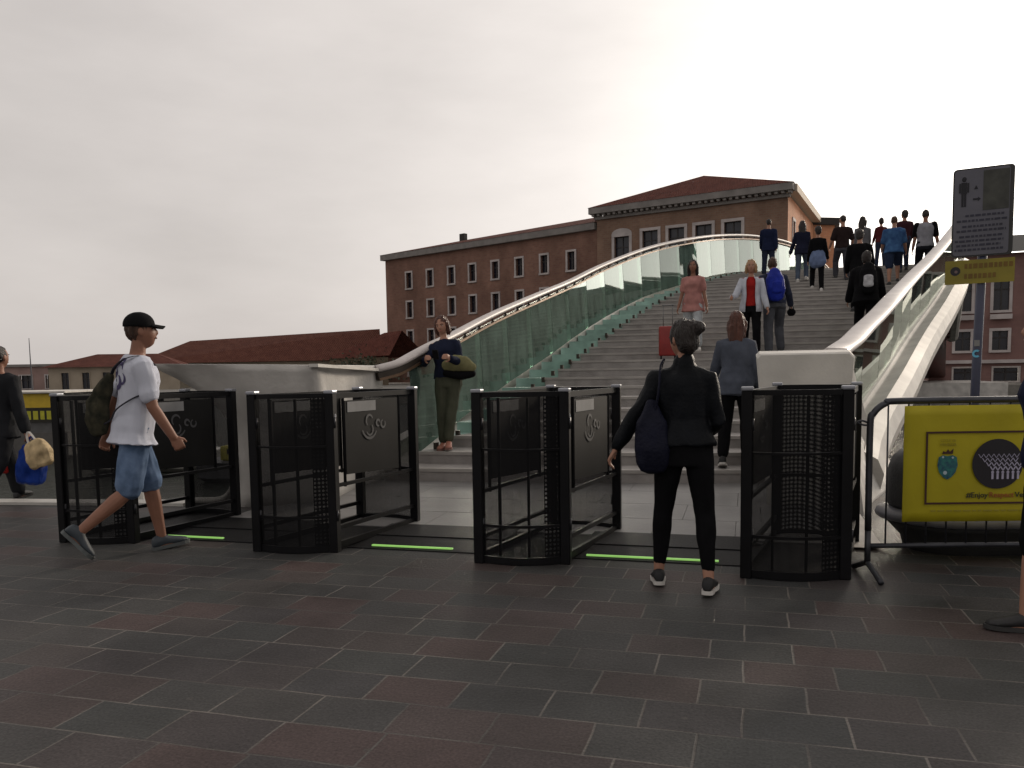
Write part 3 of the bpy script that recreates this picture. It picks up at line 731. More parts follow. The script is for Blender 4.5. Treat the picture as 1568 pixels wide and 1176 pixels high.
# white lattice with arcade of slim arches inside the disc
bm = BM(); yy = BY - .003
def seg2(bm, a, b, w, y=yy):
    a, b = Vector((a[0], 0, a[1])), Vector((b[0], 0, b[1])); d = (b - a).normalized(); n = Vector((-d.z, 0, d.x)) * w / 2
    quad(bm, *[Vector((p.x, y, p.z)) for p in (a - n, b - n, b + n, a + n)])
cols = 6
for i in range(cols):
    xx = .54 + i * .031
    seg2(bm, (xx, .625), (xx, .665), .013); disc(bm, xx, .668, .009, yy, 12)
for rw in range(4):
    z = .68 + rw * .026; shift = rw * -.014
    for i in range(cols + rw // 1):
        xx = .525 + i * .031 + shift * .9 - .012 * rw
        if (xx - .57) ** 2 + (z - .72) ** 2 > .145 ** 2 or (xx + .031 - .57) ** 2 + (z - .7) ** 2 > .15 ** 2: continue
        w = .0075 - .0014 * rw
        seg2(bm, (xx, z + .024), (xx + .0155, z), w); seg2(bm, (xx + .0155, z), (xx + .031, z + .024), w)
obj('white_lattice', bm, mat('pale_print', (.42, .40, .52), rough=.6), dk)
# crest: blue shield, small crown
bm = BM()
sh = [(-.055, .05), (-.062, .0), (-.05, -.045), (-.025, -.075), (0, -.09), (.025, -.075), (.05, -.045), (.062, 0), (.055, .05), (.03, .062), (0, .056), (-.03, .062)]
bm.faces.new([bm.verts.new((.265 + a, BY - .001, .715 + b2)) for a, b2 in sh]); cs = obj('crest_shield', bm, mat('crest_blue', (.02, .085, .17), rough=.5, var=.4, scale=40, c2=(.02, .14, .12)), bn_)
bm = BM(); bm.faces.new([bm.verts.new((.265 + a, BY - .002, .785 + b2)) for a, b2 in ((-.035, 0), (-.03, .018), (-.012, .012), (0, .03), (.012, .014), (.034, .034), (.03, 0))]); obj('crest_crown', bm, M_bframe, cs)
bm = BM(); disc(bm, .25, .668, .012, BY - .003, 14); disc(bm, .235, .765, .007, BY - .003, 10); disc(bm, .295, .762, .007, BY - .003, 10); obj('crest_detail', bm, mat('crest_white', (.4, .5, .55)), cs)
TX = Matrix.Rotation(R(90), 4, 'X')
xt = .385
for wd, mt in (('#Enjoy', M_dk), ('Respect', M_orange), ('Venezia', M_dk)):
    me = text_mesh(wd, .047, .0008, .0006, 'LEFT'); wdt = max(v.co.x for v in me.vertices)
    me.transform(Matrix.Translation((xt, BY - .001, .525)) @ TX); me.materials.clear(); link_mesh('lettering', me, mt, bn_); xt += wdt + .006
me = text_mesh("CITTA' DI", .022, .0005, .0, 'CENTER'); me.transform(Matrix.Translation((.265, BY - .001, .868)) @ TX); me.materials.clear(); link_mesh('lettering', me, mat('faint_print', (.28, .24, .02)), bn_)
me = text_mesh("VENEZIA", .026, .0005, .0, 'CENTER'); me.transform(Matrix.Translation((.265, BY - .001, .843)) @ TX); me.materials.clear(); link_mesh('lettering', me, mat('faint_print', (.28, .24, .02)), bn_)
bm = BM(); xx = .17; random.seed(3)
while xx < .95:
    w = random.uniform(.02, .06); rect(bm, xx, xx + w, .425, .433, BY - .0); xx += w + .012
obj('small_print', bm, mat('faint_print', (.28, .24, .02)), bn_)

# rounded dark concrete block on a pale lip behind the barrier
cb = empty('concrete_block', (1.85, 6.75, 0), math.atan2(.24, .95), 'low rounded grey concrete block with a pale lip behind the barrier', 'planter block')
def stadium(L, r, z, n=10, cx=0):
    return [Vector((-L / 2 + cx + r * math.cos(a), r * math.sin(a), z)) for a in [R(90 + 180 * i / n) for i in range(n + 1)]] + [Vector((L / 2 + cx + r * math.cos(a), r * math.sin(a), z)) for a in [R(-90 + 180 * i / n) for i in range(n + 1)]]
bm = BM(); loft(bm, [stadium(.9, r, z) for r, z in ((.40, .30), (.42, .33), (.42, .52), (.41, .60), (.38, .67), (.33, .71), (.25, .73), (.1, .735))]); obj('body', bm, mat('dark_concrete', (.06, .06, .062), rough=.8, var=.25, scale=5, bump=.2), cb, True)
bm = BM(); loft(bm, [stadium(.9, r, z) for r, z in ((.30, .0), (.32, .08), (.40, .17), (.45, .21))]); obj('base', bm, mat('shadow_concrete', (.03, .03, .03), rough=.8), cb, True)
bm = BM(); loft(bm, [stadium(.9, r, z) for r, z in ((.45, .215), (.49, .225), (.5, .25), (.49, .275), (.43, .29), (.41, .30))]); obj('lip', bm, mat('pale_lip', (.14, .14, .16), rough=.45), cb, True)

# ------------------------------------------------------------------ sign post
yawS = R(16) - R(22)
sp = empty('sign_post', (1.80, 7.56, 0), math.atan2(-.10, .41), 'dark slim sign post with two information panels above the yellow banner', 'sign post')
M_pole = mat('pole_paint', (.035, .04, .075), rough=.5, var=.2)
bm = BM(); tube(bm, [(-.04, .02, 0), (-.02, .02, 1.2), (.01, .02, 2.8)], .035, 12); obj('pole', bm, M_pole, sp, True)
bm = BM(); tube(bm, [(0, .02, 0), (0, .02, .03)], .11, 16); obj('foot_plate', bm, M_pole, sp)
def rr(bm, x0, x1, z0, z1, y0, y1, r=.03):
    pts = []
    for cx, cz, a0 in ((x1 - r, z1 - r, 0), (x0 + r, z1 - r, 90), (x0 + r, z0 + r, 180), (x1 - r, z0 + r, 270)):
        for k in range(5): a = R(a0 + 22.5 * k); pts.append(Vector((cx + r * math.cos(a), y0, cz + r * math.sin(a))))
    poly_prism(bm, pts, (0, y1 - y0, 0))
Msg = Matrix.Translation((-.04, 0, 0))
SX0, SX1, SZ0, SZ1 = -.225, .205, 2.2, 2.9
bm = BM(); rr(bm, SX0, SX1, SZ0, SZ1, -.025, -.012)
sg = obj('information_panel', bm, mat('sign_dark_edge', (.02, .02, .02), rough=.5), sp)
bm = BM(); rr(bm, SX0 + .012, SX1 - .03, SZ0 + .012, SZ1 - .012, -.029, -.0255, .025); obj('panel_face', bm, mat('sign_grey_face', (.10, .10, .125), rough=.5, var=.1), sg)
bm = BM(); box(bm, -.01, SX1 - .035, -.032, -.0295, 2.56, 2.87); obj('photo_print', bm, mat('photo_print', (.035, .037, .03), rough=.5, var=.6, scale=9), sg)
bm = BM()   # standing figure pictogram and two small marks
ellipsoid(bm, (-.145, -.032, 2.815), (.016, .002, .02)); box(bm, -.165, -.125, -.0335, -.030, 2.70, 2.79); box(bm, -.162, -.147, -.0335, -.030, 2.60, 2.70); box(bm, -.143, -.128, -.0335, -.030, 2.60, 2.70)
box(bm, -.18, -.168, -.0335, -.030, 2.71, 2.785); box(bm, -.122, -.11, -.0335, -.030, 2.71, 2.785)
obj('figure_pictogram', bm, mat('sign_ink', (.012, .012, .018)), sg)
bm = BM(); rect(bm, -.08, -.045, 2.645, 2.66, -.030); bm.faces.new([bm.verts.new(p) for p in ((-.045, -.032, 2.635), (-.025, -.032, 2.652), (-.045, -.032, 2.67))]); bm.faces.new([bm.verts.new(p) for p in ((-.075, -.032, 2.73), (-.045, -.032, 2.73), (-.06, -.032, 2.76))]); obj('arrow_marks', bm, mat('sign_ink', (.012, .012, .018)), sg)
bm = BM(); random.seed(11)
for z, a, b2 in ((2.525, -.13, .14), (2.485, -.19, .16), (2.44, -.15, .13), (2.405, -.19, .155), (2.36, -.17, .13), (2.325, -.2, .14), (2.29, -.19, .12), (2.255, -.2, .14)):
    x = a
    while x < b2:
        w = random.uniform(.012, .04); rect(bm, x, min(x + w, b2), z - .008, z + .008, -.030); x += w + .009
obj('printed_lines', bm, mat('sign_ink2', (.03, .03, .05)), sg)
bm = BM(); box(bm, -.265, .225, -.024, -.012, 1.985, 2.175); ys = obj('direction_panel', bm, mat('yellow_sign', (.22, .18, .015), rough=.55, var=.15, scale=8), sp)
bm = BM(); disc(bm, -.19, 2.09, .036, -.0255, 24); obj('black_disc', bm, mat('black_print', (.008, .006, .01)), ys)
bm = BM(); disc(bm, -.185, 2.085, .012, -.027, 12); obj('disc_mark', bm, mat('pale_mark', (.15, .1, .1)), ys)
bm = BM()
for z, a, b2 in ((2.125, -.125, .2), (2.045, -.125, .09)):
    x = a
    while x < b2:
        w = random.uniform(.018, .03); rect(bm, x, x + w, z - .019, z + .019, -.0245); x += w + .01
    
obj('worn_lettering', bm, mat('worn_orange_print', (.15, .085, .012)), ys)
bm = BM()
for i in range(9):
    a0, a1 = R(50 + 29 * i), R(50 + 29 * (i + 1)); 
    quad(bm, *[Vector((-.02 + r * math.cos(a), -.021, 1.42 + r * math.sin(a))) for r, a in ((.016, a0), (.032, a0), (.032, a1), (.016, a1))])
obj('letter_c_sticker', bm, mat('light_blue_sticker', (.12, .42, .62)), sp)
bm = BM(); rect(bm, -.04, .0, 1.48, 1.53, -.019); obj('grey_sticker', bm, mat('grey_label', (.2, .2, .2)), sp)

# ------------------------------------------------------------------ buildings
M_brick = brick_material('brown_brick', (.19, .112, .082), (.225, .14, .10), (.2, .15, .115))
M_brick_sun = brick_material('sunlit_orange_brick', (.55, .25, .14), (.6, .3, .17), (.5, .27, .17))  # low sunlight on the right-hand walls painted into the brick colour
M_brickL = brick_material('red_brown_brick', (.185, .097, .074), (.22, .122, .09), (.19, .125, .10))
M_tile = tile_material('red_clay_tile', (.085, .027, .02), (.15, .052, .038))
M_cornice = mat('cornice_stone', (.20, .185, .175), rough=.8, var=.2, scale=1)
M_frame = mat('window_surround_stone', (.42, .38, .37), rough=.8, var=.2, scale=1)
M_pane = mat('dark_window_glass', (.012, .013, .022), rough=.25, var=.4, scale=.8)
M_dark = mat('dark_gutter', (.02, .017, .015), rough=.7)

class Facade:
    """vertical plane through A->B at ground; local (u, z, out)"""
    def __init__(s, A, B):
        s.A = Vector((A[0], A[1], 0)); s.B = Vector((B[0], B[1], 0)); s.L = (s.B - s.A).length; s.d = (s.B - s.A) / s.L; s.n = Vector((s.d.y, -s.d.x, 0))
    def p(s, u, z, o=0): return s.A + s.d * u + s.n * o + Vector((0, 0, z))
    def slab(s, bm, u0, u1, z0, z1, o0, o1):
        poly_prism(bm, [s.p(u0, z0, o0), s.p(u1, z0, o0), s.p(u1, z1, o0), s.p(u0, z1, o0)], s.n * (o1 - o0))
def local(o_parent, bm):
    T = Matrix.Translation(-o_parent.location)
    for v in bm.verts: v.co = T @ v.co
def pobj(name, bm, m, par, smooth=False):
    local(par, bm); return obj(name, bm, m, par, smooth)
def wall(name, F, z0, z1, thick, m, par, holes=()):
    """wall mesh with UVs in metres and real openings"""
    us = sorted({0.0, F.L} | {h[0] for h in holes} | {h[1] for h in holes}); zs = sorted({z0, z1} | {h[2] for h in holes} | {h[3] for h in holes})
    vs, fs, uvs = [], [], []
    def q(ps, uv):
        i = len(vs); vs.extend([tuple(p - par.location) for p in ps]); fs.append((i, i + 1, i + 2, i + 3)); uvs.extend(uv)
    for i in range(len(us) - 1):
        for j in range(len(zs) - 1):
            a, b2, c, d = us[i], us[i + 1], zs[j], zs[j + 1]; cu, cz = (a + b2) / 2, (c + d) / 2
            if any(h[0] < cu < h[1] and h[2] < cz < h[3] for h in holes): continue
            q([F.p(a, c), F.p(b2, c), F.p(b2, d), F.p(a, d)], [(a, c), (b2, c), (b2, d), (a, d)])
    for (a, b2, c, d) in holes:
        for A_, B_ in (((a, c), (a, d)), ((a, d), (b2, d)), ((b2, d), (b2, c)), ((b2, c), (a, c))):
            q([F.p(*A_), F.p(*B_), F.p(*B_, -thick), F.p(*A_, -thick)], [(0, 0), (1, 0), (1, .3), (0, .3)])
    me = bpy.data.meshes.new(name); me.from_pydata(vs, [], fs); uv = me.uv_layers.new(name='UVMap')
    for k, l in enumerate(me.loops): uv.data[k].uv = uvs[l.vertex_index]
    return link_mesh(name, me, m, par)
def window(F, u0, u1, z0, z1, par, fw=.25, deep=.35, arch=False, frame_m=None):
    bm = BM()
    F.slab(bm, u0 - fw, u1 + fw, z1, z1 + fw, -.05, .1); F.slab(bm, u0 - fw, u1 + fw, z0 - fw * .9, z0, -.05, .16)
    F.slab(bm, u0 - fw, u0, z0 + .002, z1 - .002, -.05, .08); F.slab(bm, u1, u1 + fw, z0 + .002, z1 - .002, -.05, .08)
    if arch:
        pts = [F.p((u0 + u1) / 2 + (u1 - u0 + 2 * fw) / 2 * math.cos(R(a)), z1 + fw + .003 + .55 * math.sin(R(a)), -.02) for a in range(0, 181, 20)]; poly_prism(bm, pts, F.n * .1)
    w = pobj('window', bm, frame_m or M_frame, par)
    bm = BM(); F.slab(bm, u0, u1, z0, z1, -deep - .05, -deep); local(par, bm); obj('pane', bm, M_pane, w)
    bm = BM(); c = (u0 + u1) / 2; F.slab(bm, c - .05, c + .05, z0, z1, -deep, -deep + .08); F.slab(bm, u0, u1, z0 + (z1 - z0) * .62, z0 + (z1 - z0) * .62 + .09, -deep, -deep + .07); local(par, bm); obj('glazing_bar', bm, mat('dark_sash', (.04, .035, .035)), w)

# main brick palace: long left wing + taller hipped block
big = empty('brick_palace', (-15.85, 90.1, 0), 0, 'large brown brick palace with red tiled roofs behind the bridge', 'building')
WA, WB = (-47.3, 104.4), (-15.9, 90.1); FW = Facade(WA, WB); HW = 16.4
wins = []
us = [4.6, 8.55, 12.4, 16.0, 19.75, 23.5, 27.2, 31.0]
for r_i, zc in enumerate((13.4, 9.6, 5.8, 2.0)):
    for u in us: wins.append((u - .5, u + .5, zc - 1.0, zc + 1.0))
wins = [w for w in wins if w[2] > 4 or True]
wall('wall', FW, 0, HW, .35, M_brickL, big, wins)
for w in wins: window(FW, *w, big, .22)
bm = BM(); FW.slab(bm, -.4, FW.L - .0, HW - .02, HW + .7, -.2, .55); pobj('cornice', bm, M_cornice, big)
# side wall and roof of the wing
FS = Facade((-47.3 + 8, 104.4 + 19), WA); wall('wall', FS, 0, HW, .3, M_brickL, big)
def face_mesh(name, faces, m, par):
    bm = BM()
    for f in faces: bm.faces.new([bm.verts.new(Vector(p) - par.location) for p in f])
    me = bpy.data.meshes.new(name); bm.to_mesh(me); bm.free(); return link_mesh(name, me, m, par)
e0, e1 = FW.p(-.5, HW + .7, .6), FW.p(FW.L, HW + .7, .6); r0, r1 = FW.p(8, 19.2, -8), FW.p(FW.L, 19.5, -8); b0, b1 = FW.p(-.5, HW + .7, -18), FW.p(FW.L, HW + .7, -18)
face_mesh('roof', [(e0, e1, r1, r0), (e0, r0, b0), (b0, r0, r1, b1)], M_tile, big)
bm = BM(); FW.slab(bm, 7.2, 8.1, 18.6, 19.9, -7.6, -7.0); pobj('chimney', bm, M_dark, big)
# block
BA, BB = (-15.85, 89.7), (3.41, 84.2); FB = Facade(BA, BB); HB = 17.5
bw = []
wc = [2.9, 6.1, 8.95, 11.8, 14.75]
for u in wc: bw.append((u - .85, u + .85, 12.9 if u > 3 else 12.3, 15.6 if u > 3 else 15.3))
for u in wc: bw.append((u - .85, u + .85, 8.0, 11.0))
wall('wall', FB, 0, HB, .35, M_brick, big, bw)
for k, w in enumerate(bw): window(FB, *w, big, .3, arch=(k == 0))
bm = BM(); FB.slab(bm, -.6, FB.L + .6, HB + .35, HB + 1.0, -.3, .85); FB.slab(bm, -.2, FB.L + .2, HB - .2, HB + .1, -.2, .3); pobj('cornice', bm, M_cornice, big)
bm = BM(); u = -.3
while u < FB.L + .3: FB.slab(bm, u, u + .28, HB + .1, HB + .35, -.1, .7); u += .62
pobj('dentils', bm, M_cornice, big)
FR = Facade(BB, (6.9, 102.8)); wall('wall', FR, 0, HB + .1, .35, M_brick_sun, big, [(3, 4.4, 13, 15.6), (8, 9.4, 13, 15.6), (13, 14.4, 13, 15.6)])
for u in (3, 8, 13): window(FR, u, u + 1.4, 13, 15.6, big, .3)
bm = BM(); FR.slab(bm, .1, FR.L + .6, HB + .3, HB + 1.0, -.3, .8); pobj('cornice', bm, mat('sunlit_cornice', (.5, .42, .33), rough=.8), big)  # cornice on the sun side: its sunlight is put into the paler colour
FL = Facade((-12, 103), BA); wall('wall', FL, 0, HB + .3, .35, M_brick, big)
zt = HB + 1.0
A_, B_ = FB.p(-.7, zt, .9), FB.p(FB.L + .7, zt, .9); C_, D_ = FR.p(FR.L, zt, .8), FB.p(-.7, zt, -18.4)
P1_ = FB.p(FB.L * .5, 21.6, -5.2); P2_ = FB.p(FB.L * .5, 21.6, -14)
face_mesh('roof', [(A_, B_, P1_), (B_, C_, P2_, P1_), (C_, D_, P2_), (D_, A_, P1_, P2_)], M_tile, big)
bm = BM(); poly_prism(bm, [P1_ + Vector((-1.1, -1.6, -1.2)), P1_ + Vector((.1, -1.6, -1.2)), P1_ + Vector((.1, -1.6, -.9)), P1_ + Vector((-1.1, -1.6, -.9))], (0, 1.2, 0)); pobj('skylight', bm, mat('skylight_pale', (.4, .38, .37)), big)

# lower sunlit block to the right of the palace, half hidden by walkers
o2 = empty('corner_building', (8, 104, 0), 0, 'small dark roofed building just right of the palace, behind the crest crowd', 'building')
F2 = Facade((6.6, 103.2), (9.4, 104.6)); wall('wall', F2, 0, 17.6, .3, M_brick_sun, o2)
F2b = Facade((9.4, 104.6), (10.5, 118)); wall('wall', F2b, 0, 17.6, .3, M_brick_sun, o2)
a_, b_, c_, d_ = F2.p(-.3, 17.6, .4), F2.p(F2.L + .4, 17.6, .4), F2b.p(F2b.L, 17.6, .4), F2.p(-.3, 17.6, -13)
bm = BM()
loft(bm, [[a_ - o2.location, b_ - o2.location, c_ - o2.location, d_ - o2.location], [p + Vector((0, 0, .8)) - o2.location for p in (a_, b_, c_, d_)]]); obj('roof', bm, M_dark, o2)

# long low red roofed building on the left
lo = empty('long_low_building', (-56, 96, 0), 0, 'long low building with a wide red tiled roof left of the palace', 'building')
FLo = Facade((-72.5, 86.5), (-46.4, 99.4)); wall('wall', FLo, -1, 3.0, .3, mat('pale_plaster', (.30, .26, .2), rough=.9, var=.2, scale=.7), lo, [(u, u + 1, .6, 2.3) for u in (3, 7, 11, 15, 19, 23)])
for u in (3, 7, 11, 15, 19, 23): window(FLo, u, u + 1, .6, 2.3, lo, .15)
rz0, rz1 = 5.9, 6.6
a_, b_ = FLo.p(-.8, 2.95, .8), FLo.p(FLo.L + .4, 3.1, .8); c_, d_ = FLo.p(5.0, rz0, -5), FLo.p(FLo.L + .4, rz1 + .7, -5); e_, f_ = FLo.p(-.8, 3, -10), FLo.p(FLo.L + .4, 3.1, -10)
face_mesh('roof', [(a_, b_, d_, c_), (a_, c_, e_), (e_, c_, d_, f_)], tile_material('brown_clay_tile', (.10, .036, .026), (.15, .06, .042)), lo)
# gable end building with greenery between
gb = empty('gable_house', (-44, 92, 0), 0, 'dark gabled house end between the low roof and the palace', 'building')
FG = Facade((-49.5, 92.0), (-41.0, 90.5)); wall('wall', FG, -1, 3.2, .3, mat('dim_plaster', (.12, .09, .06), rough=.9), gb)
a_, b_ = FG.p(-.4, 3.2, .3), FG.p(FG.L + .4, 3.4, .3)
face_mesh('roof', [(a_, b_, FG.p(FG.L + .4, 6.4, -2.5), FG.p(FG.L * .75, 6.2, -2.5)), (FG.p(FG.L * .75, 6.2, -2.5), FG.p(FG.L + .4, 6.4, -2.5), FG.p(FG.L + .4, 3.4, -8), FG.p(-.4, 3.2, -8))], M_tile, gb)

# hip-roofed customs house, far left
hp = empty('hip_roofed_house', (-72, 78, 0), 0, 'small pale house with a red hipped roof and slim windows at the far left', 'building')
FH = Facade((-73.5, 73.3), (-61.5, 79.5)); hol = [(u, u + .75, .1, 1.9) for u in (1.3, 3.4, 5.5, 7.6, 9.7)]
wall('wall', FH, -1, 2.5, .25, mat('cream_plaster', (.32, .27, .21), rough=.9, var=.15, scale=.6), hp, hol)
for h in hol: window(FH, *h, hp, .08, .2, frame_m=mat('cream_plaster', (.32, .27, .21)))
a_, b_ = FH.p(-.6, 2.5, .6), FH.p(FH.L + .6, 2.5, .6); c_, d_ = FH.p(4, 4.0, -4), FH.p(FH.L - 3, 4.0, -4); e_, f_ = FH.p(-.6, 2.5, -8), FH.p(FH.L + .6, 2.5, -8)
face_mesh('roof', [(a_, b_, d_, c_), (a_, c_, e_), (b_, f_, d_), (e_, c_, d_, f_)], M_tile, hp)
pl = empty('pale_terrace', (-85, 80, 0), 0, 'pale pinkish flat house beyond the yellow stop at the far left', 'building')
FP = Facade((-92, 74), (-75, 79)); hol = [(u, u + 1.4, .2, 1.7) for u in (2, 5, 8, 11, 14)]; wall('wall', FP, -1, 2.7, .3, mat('pink_plaster', (.28, .19, .17), rough=.9, var=.2, scale=.6), pl, hol)
for h in hol: window(FP, *h, pl, .12)
bm = BM(); FP.slab(bm, -.3, FP.L + .3, 2.7, 3.0, -8, .3); pobj('roof', bm, M_cornice, pl)
bm = BM(); tube(bm, [(-66.2, 64.0, -1.2), (-66.2, 64.0, 5.2)], [.09, .03], 6); tag(obj('mast', bm, mat('mast_grey', (.12, .12, .13))), 'thin grey mast standing above the yellow stop', 'mast')

# right building
rbd = empty('canal_house', (16, 66, 0), 0, 'mauve plastered house with stone framed windows on the far bank at right', 'building')
M_mauve = brick_material('mauve_plaster', (.20, .115, .105), (.22, .13, .115), (.2, .12, .11), .2)
FC = Facade((13.2, 69.5), (33, 66.0)); hol = []
for k, u in enumerate((2.15, 4.55, 7.0, 9.4, 11.8, 14.2)):
    hol += [(u - .5, u + .5, 5.2, 7.6), (u - .5, u + .5, 2.3, 3.7)]
hol += [(u, u + 1.6, -.1 + .12, 1.0) for u in (1.6, 4.2, 6.8, 9.4, 12)]
wall('wall', FC, -.1, 9.3, .3, M_mauve, rbd, hol)
for h in hol[:12]: window(FC, *h, rbd, .2, .3)
for h in hol[12:]: window(FC, *h, rbd, .12, .5, frame_m=mat('pale_shop_frame', (.42, .38, .36)))
bm = BM(); FC.slab(bm, -.2, FC.L, 1.35, 1.6, -.1, .35); pobj('string_course', bm, M_frame, rbd)
bm = BM()
for u in (2.15, 4.55, 7.0, 9.4, 11.8, 14.2): FC.slab(bm, u - .7, u + .7, 4.55, 4.9, 0.165, .5)
pobj('balcony', bm, M_frame, rbd)
a_, b_ = FC.p(-.5, 9.3, .6), FC.p(FC.L, 9.3, .6); face_mesh('roof', [(a_, b_, FC.p(FC.L, 11.2, -5), FC.p(1.5, 11.2, -5)), (a_, FC.p(1.5, 11.2, -5), FC.p(-.5, 9.3, -9))], M_dark, rbd)
FC2 = Facade((13.9, 79), (13.2, 69.5)); wall('wall', FC2, -.1, 9.3, .3, M_mauve, rbd)

# ------------------------------------------------------------------ water bus stop at left, boats
M_ys = mat('yellow_stop_paint', (.55, .38, .02), rough=.5, var=.1)
st = empty('water_bus_stop', (-20.4, 20.3, -1.0), R(16), 'yellow banded floating water bus stop beyond the quay at left', 'pontoon')
bm = BM(); box(bm, -3.5, .5, 0, 3, 0, .7); obj('pontoon', bm, mat('pontoon_grey', (.09, .085, .08), rough=.6), st)
bm = BM(); box(bm, -3.3, .3, .05, 2.8, .7, 1.9); obj('waiting_room', bm, mat('smoked_glass', (.1, .1, .1), rough=.3), st)
bm = BM(); box(bm, -3.4, .4, -.04, 0.04, 1.46, 1.88); obj('yellow_band', bm, M_ys, st)
bm = BM(); box(bm, -3.4, .4, -.05, .04, 1.02, 1.44); lb_ = obj('lettering_band', bm, mat('stop_black', (.02, .018, .01)), st)
bm = BM(); xx = -3.3; random.seed(5)
while xx < .25:
    w = random.uniform(.1, .2); box(bm, xx, xx + w, -.058, -.051, 1.1, 1.36); xx += w + .07
obj('worn_lettering', bm, mat('yellow_print', (.42, .40, .03)), lb_)
bm = BM(); box(bm, -3.6, .6, -.2, 3.0, 1.9, 1.95); obj('roof', bm, mat('white_roof_edge', (.55, .52, .48)), st)

def boat(name, label, loc, rz, L, W, hull_m, cab_m, cab=(.1, .6, .55), cat='boat', group=None):
    o = empty(name, loc, rz, label, cat, group); bm = BM(); rings = []
    for t in (0, .1, .3, .55, .75, .9, 1.0):
        w = W / 2 * (1 - max(0, (t - .45) / .55) ** 2.2) * (.85 if t < .05 else 1) + .02; sh_ = .12 * t * t
        x = L * (t - .5); rings.append([Vector((x, -w, .5 + sh_)), Vector((x, -w * .8, .12)), Vector((x, 0, -.12)), Vector((x, w * .8, .12)), Vector((x, w, .5 + sh_)), Vector((x, 0, .54 + sh_))])
    loft(bm, rings); obj('hull', bm, hull_m, o, False)
    bm = BM(); a, b2, h = cab; box(bm, -L * .5 + L * a, -L * .5 + L * b2, -W * .36, W * .36, .52, .52 + h); bevel_all(bm, .06, 3); c = obj('cabin', bm, cab_m, o, True)
    bm = BM()
    for sgn in (-1, 1): box(bm, -L * .5 + L * (a + .05), -L * .5 + L * (b2 - .05), sgn * W * .36 - .01, sgn * W * .36 + .01, .52 + h * .45, .52 + h * .8)
    obj('window', bm, M_pane, c)
    return o
M_whiteb = mat('boat_white', (.6, .58, .54), rough=.35, var=.05)
boat('moored_boat', 'white cabin boat moored behind the yellow banner at right', (7.9, 21.5, -1.15), R(100), 7.5, 2.4, M_whiteb, M_whiteb, (.1, .7, 1.35), group=None)
boat('moored_boat', 'small grey boat with a yellow cabin seen through the far left gate', (-10.6, 17.2, -1.15), R(10), 3.6, 1.5, mat('boat_grey', (.12, .12, .13), rough=.5), mat('boat_yellow', (.3, .27, .03), rough=.5), (.15, .45, .35))
boat('moored_boat', 'white hull with a red cabin seen through the far left gate', (-14.6, 18.6, -1.15), R(14), 4.2, 1.6, M_whiteb, mat('boat_red', (.22, .03, .03), rough=.5), (.2, .55, .6))
bm = BM(); tube(bm, [(-8.05, 9.4, -3), (-8.05, 9.4, .35)], .09, 10); tag(obj('mooring_post', bm, M_stone_pale, None, True), 'white mooring post in the canal behind the walking man', 'post')

# shrub strip above the left abutment end
def shrub(name, loc, size, n, m, label):
    o = empty(name, loc, 0, label, 'shrub'); bm = BM(); rnd = random.Random(4)
    for _ in range(n):
        v = Vector((rnd.gauss(0, .45), rnd.gauss(0, .35), abs(rnd.gauss(0, .45)))); p = Vector((v.x * size[0], v.y * size[1], v.z * size[2])); a = rnd.uniform(.08, .2)
        r1 = Vector((rnd.uniform(-1, 1), rnd.uniform(-1, 1), rnd.uniform(-1, 1))).normalized() * a; r2 = Vector((rnd.uniform(-1, 1), rnd.uniform(-1, 1), rnd.uniform(-1, 1))).normalized() * a
        quad(bm, p - r1, p - r2, p + r1, p + r2)
    obj('foliage', bm, m, o); bm = BM(); tube(bm, [(0, 0, -1), (0.1, 0, size[2] * .4)], [.12, .04], 6); obj('trunk', bm, M_dark, o); return o
shrub('shrub', (-41.5, 84, 0.6), (4.0, 1.2, 2.2), 2600, mat('dark_leaves', (.03, .04, .018), rough=.7, var=.5, scale=3), 'dark shrubs above the left stone abutment, below the gabled house')

# far-side houses just outside the frame at right; the bridge glass mirrors them
for i, (x, y, w, h, c) in enumerate(((58, 8, 14, 9, (.2, .12, .1)), (60, 23, 13, 10.5, (.24, .17, .12)), (62, 37, 13, 9.5, (.18, .1, .08)))):
    hs_ = empty('canal_house', (x, y, 0), 0, ('low', 'tall', 'brown')[i] + ' plastered house on the bank beyond the right edge, seen mirrored in the glass', 'building')
    Fh = Facade((x, y + w), (x, y)); hol = [(u, u + 1.1, z, z + 1.9) for u in (1.5, 4.2, 6.9, 9.6) for z in (1.2, 4.6, 8.0)]
    mm = mat('plaster_tone_' + ('a', 'b', 'c')[i], c, rough=.9, var=.15, scale=.6)
    wall('wall', Fh, -2, h, .3, mm, hs_, hol)
    for q_ in hol: window(Fh, *q_, hs_, .15)
    bm = BM(); poly_prism(bm, [Fh.p(-.4, h, .5), Fh.p(-.4, h, -12), Fh.p(-.4, h + 2.2, -6)], Fh.d * (w + .8)); pobj('roof', bm, M_tile, hs_)
    bm = BM(); Fh.slab(bm, 0.01, w - .01, -2, h - .01, -12, -.4); pobj('body', bm, mm, hs_)

# ------------------------------------------------------------------ people
SKIN = {'fair': (.36, .19, .13), 'tan': (.24, .115, .075), 'dark': (.12, .06, .045)}
def skin_mat(k): return mat('skin_' + k, SKIN[k], rough=.55, var=.08, scale=14, spec=.3)
def cloth(name, c, rough=.9, var=.2, scale=7, bump=.35, **k): return mat(name, c, rough=rough, var=var, scale=scale, bump=bump, bscale=320, spec=.1, **k)

